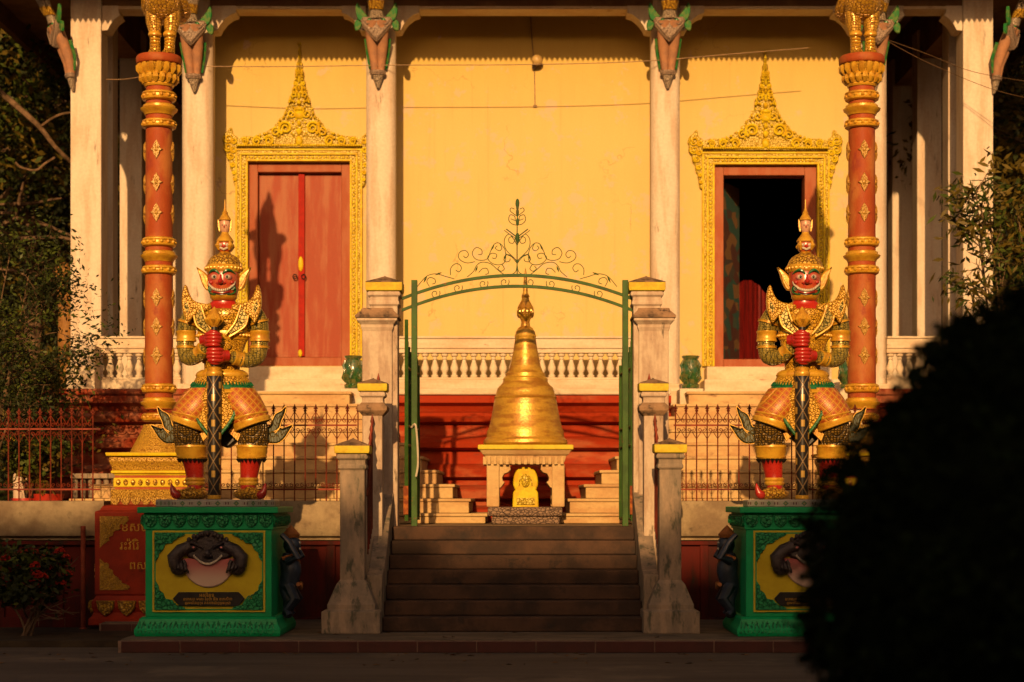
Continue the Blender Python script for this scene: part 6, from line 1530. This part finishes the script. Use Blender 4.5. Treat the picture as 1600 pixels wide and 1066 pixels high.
m = MB(); m.lathe((X(38, Yt), Yt), [(.10, TT), (.15, TT + .24), (.165, TT + .25), (.165, TT + .29), (.14, TT + .29)], 18); m.lathe((X(76, Yt), Yt), [(.10, TT), (.17, TT + .3), (.18, TT + .34), (.15, TT + .34)], 18)
m.build('pot', potm, e)
m = MB(); cs = [((X(rnd.uniform(22, 92), Yt), Yt + rnd.uniform(-.3, .3), Z(rnd.uniform(688, 735), Yt)), rnd.choice((0, 0, 1))) for i in range(60)]
leaves(m, cs, 9, .12, .12, rnd, asp=.55); m.build('foliage', [lf_g, lf_o], e, smooth=False)
m = MB()
for i in range(26): x_ = X(rnd.uniform(36, 88), Yt); m.tube(smooth_path([(X(60, Yt), Yt, TT + .28), (x_ * .5 + X(60, Yt) * .5, Yt - .1, TT + .5), (x_ + rnd.gauss(0, .1), Yt - .2, TT + rnd.uniform(.3, .6))], 3), .007, 4)
m.build('stems', lf_o, e)
for px, lab in ((34, 'cream post with yellow top behind the potted plant, nearer the photo edge'), (72, 'cream post with yellow top behind the potted plant, nearer the red basement')):
    Yq = 27; e = empty('yard_post', (X(px, Yq), Yq, TT)); tag(e, lab, 'post')
    MB().lathe((X(px, Yq), Yq), [(.10, TT), (.10, Z(692, Yq))], square=True).build('shaft', pinkp, e, smooth=False, bev=.01); MB().lathe((X(px, Yq), Yq), [(.13, Z(692, Yq)), (.13, Z(684, Yq)), (.0, Z(678, Yq))], square=True).build('cap', capyel, e, smooth=False)
# small grey balustrade by the red basement
Yq = 21.9; e = empty('low_balustrade', (X(150, Yq), Yq, TT)); tag(e, 'low grey balustrade on the terrace in front of the left red basement', 'balustrade')
m = MB(); m.box(X(112, Yq), X(196, Yq), Yq - .08, Yq + .08, Z(748, Yq), Z(740, Yq)); m.box(X(112, Yq), X(196, Yq), Yq - .1, Yq + .1, TT, TT + .1); m.build('rail', greyp, e, smooth=False, bev=.01)
for i in range(7):
    x_ = X(118 + i * 12, Yq); MB().lathe((x_, Yq), [(.03, TT + .1), (.045, TT + .16), (.025, TT + .26), (.035, Z(755, Yq)), (.03, Z(748, Yq))], 10).build('baluster', greyp, e)
# tawny statue glimpsed behind the corner column
Yq = 26.5; e = empty('naga_finial', (X(97, Yq), Yq, TT)); tag(e, 'ochre curved naga finial glimpsed behind the left corner column', 'finial')
m = MB(); m.tube(smooth_path([(X(112, Yq), Yq, FZ), P(104, 560, Yq), P(104, 500, Yq), P(101, 460, Yq), P(97, 440, Yq), P(99, 424, Yq), P(110, 418, Yq)], 4), [.12, .12, .12, .12, .12, .12, .12, .12, .12, .11, .11, .11, .11, .10, .10, .10, .11, .12, .13, .13, .12, .11, .10, .08, .05], 10); m.build('neck', ochs, e)
m = MB(); m.tube([(X(108, Yq), Yq, TT), (X(108, Yq), Yq, FZ + .1)], [.2, .16], 10); m.build('pedestal', redold, e)
# ixora with red flowers
rnd = random.Random(8); Yf = 18.3; e = empty('flowering_shrub', (X(40, Yf), Yf, .03)); tag(e, 'dark shrub dotted with red flowers in the shaded bed at lower left', 'shrub')
m = MB(); tips = []
for i in range(9): branch(m, (X(42, Yf) + rnd.uniform(-.05, .05), Yf, .03), (rnd.gauss(0, .35), rnd.gauss(0, .35), 1), .45, .014, 2, rnd, tips)
m.build('stems', bark, e)
m = MB(); cs = []
for i in range(150):
    a = rnd.uniform(0, 6.28); r_ = rnd.random() ** .5 * .36; z_ = rnd.uniform(.4, .86); cs.append(((X(40, Yf) + r_ * math.cos(a), Yf + r_ * math.sin(a), z_), rnd.choice((0, 0, 1))))
leaves(m, cs, 14, .16, .08, rnd, asp=.5); m.build('foliage', [lf_d, lf_g], e, smooth=False)
m = MB()
for i in range(26):
    a = rnd.uniform(0, 6.28); r_ = rnd.random() ** .5 * .42; c_ = (X(44, Yf) + r_ * math.cos(a), Yf - .1 + r_ * math.sin(a) * .8, rnd.uniform(.5, .9))
    for j in range(22): d = Vector((rnd.gauss(0, 1), rnd.gauss(0, 1), abs(rnd.gauss(0, 1)))).normalized() * .045; m.ell(Vector(c_) + d, (.014, .014, .010), 4, 3)
m.build('flowers', flow, e, smooth=False)
# leafy shrub right of the corner column
Yt = 14.5
twigshrub((X(1640, Yt), Yt, .0), [P(1560, 400, Yt), P(1530, 380, Yt), P(1590, 330, Yt), P(1545, 330, Yt), P(1610, 380, Yt), P(1535, 420, Yt), P(1525, 300, Yt)], 'sunlit leafy shrub leaning over the right corner column', 41, [lf_o, lf_g], .10, 7, .16, .014, name='leafy_shrub', L_=.25, asp=.26)
# clipped round bush in the near foreground
rnd = random.Random(77); BYc = 5.5; k5 = BYc / F
e = empty('round_bush', (X(1665, BYc), BYc, 0)); tag(e, 'large dark clipped round bush filling the lower right foreground', 'bush')
LB = [(X(1652, BYc), BYc, Z(912, BYc), 392 * k5, 374 * k5), (X(1674, BYc), BYc + .1, Z(700, BYc), 268 * k5, 262 * k5)]
bx = LB[0][0]
m = MB(); m.tube([(bx, BYc, 0), (bx + .02, BYc, .3), (bx, BYc, .8)], [.06, .05, .05], 10)
for i in range(26):
    a = rnd.uniform(0, 6.28); b_ = rnd.uniform(.1, 1.2); d = Vector((math.cos(a) * math.cos(b_), math.sin(a) * math.cos(b_), math.sin(b_)))
    m.tube(smooth_path([(bx, BYc, .25), Vector((bx, BYc, .5)) + d * .25, Vector((bx, BYc, .55)) + d * .62], 3), .012, 5)
m.build('stems', bark, e)
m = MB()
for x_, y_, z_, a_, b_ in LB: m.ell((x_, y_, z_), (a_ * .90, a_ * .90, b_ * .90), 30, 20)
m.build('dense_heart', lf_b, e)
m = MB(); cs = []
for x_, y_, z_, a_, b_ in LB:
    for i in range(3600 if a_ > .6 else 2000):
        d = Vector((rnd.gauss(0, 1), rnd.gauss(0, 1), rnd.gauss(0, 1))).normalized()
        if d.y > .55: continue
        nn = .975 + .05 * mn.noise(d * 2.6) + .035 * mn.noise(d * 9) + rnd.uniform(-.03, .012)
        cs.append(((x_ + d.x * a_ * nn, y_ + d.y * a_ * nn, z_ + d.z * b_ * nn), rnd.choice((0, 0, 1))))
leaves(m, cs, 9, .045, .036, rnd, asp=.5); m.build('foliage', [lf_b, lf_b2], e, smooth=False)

# fallen leaves on the paving
rnd = random.Random(19); m = MB()
for i in range(150):
    x_ = rnd.uniform(-6, 5); y_ = rnd.choice((rnd.uniform(15.2, 16.6), rnd.uniform(16.3, 16.66), rnd.uniform(16.75, 17.5))); z_ = .004 if y_ < 16.67 else PT + .003
    if y_ > 16.7 and not (-1.2 < x_ < 1.2 or -2 < x_ < 2): continue
    a = rnd.uniform(0, 6.28); L_ = rnd.uniform(.02, .05); u = Vector((math.cos(a), math.sin(a), 0)) * L_; w_ = Vector((-math.sin(a), math.cos(a), .2)) * L_ * .4
    c_ = Vector((x_, y_, z_)); kk = len(m.v); m.v += [tuple(c_ - u), tuple(c_ + w_ + Vector((0, 0, .006))), tuple(c_ + u), tuple(c_ - Vector((w_.x, w_.y, 0)) + Vector((0, 0, .004)))]; m.f.append((kk, kk + 1, kk + 2, kk + 3)); m.m.append(0)
tag(m.build('fallen_leaves', paint('dry_leaf', (.26, .14, .06), (.14, .08, .04), 9, (.4, .6), .8), smooth=False), 'dry leaves scattered on the paving', 'leaf litter', kind='stuff')

# ================================================================ UNSEEN BUILDING FORM (added behind the camera to shade the foreground)
e = empty('shade_caster', (0, -28, 0)); tag(e, 'plain unseen building form added behind the camera to cast the foreground shade', 'building')
SHT = H + .15 + TZ * (17.3 + 25)
m = MB(); m.box(-40, 36, -36, -25, 0, SHT - .55); m.build('wall', bldm, e, smooth=False)
m = MB(); x = -40; rr = random.Random(4)
xs = [-40, -14, -9.2, -7.4, -6.0, -5.0, -3.8, -1.5, -.5, 2, 6, 36]; hs = [.20, .18, .42, .52, .14, -.10, -.42, -.18, .0, .12, .12]  # parapet heights stepped to place the shade edge on statues and stairs
for i in range(len(xs) - 1): m.box(xs[i], xs[i + 1] - .001, -25.25, -25.001, SHT - .549, SHT + hs[i] * .9)
m.build('shade_parapet', bldm, e, smooth=False)
m = MB()
for fl in range(4):
    for i in range(18): m.box(-38 + i * 4, -36 + i * 4, -24.995, -24.93, 1.2 + fl * 3.3, 2.9 + fl * 3.3)
m.build('window', winm, e, smooth=False)
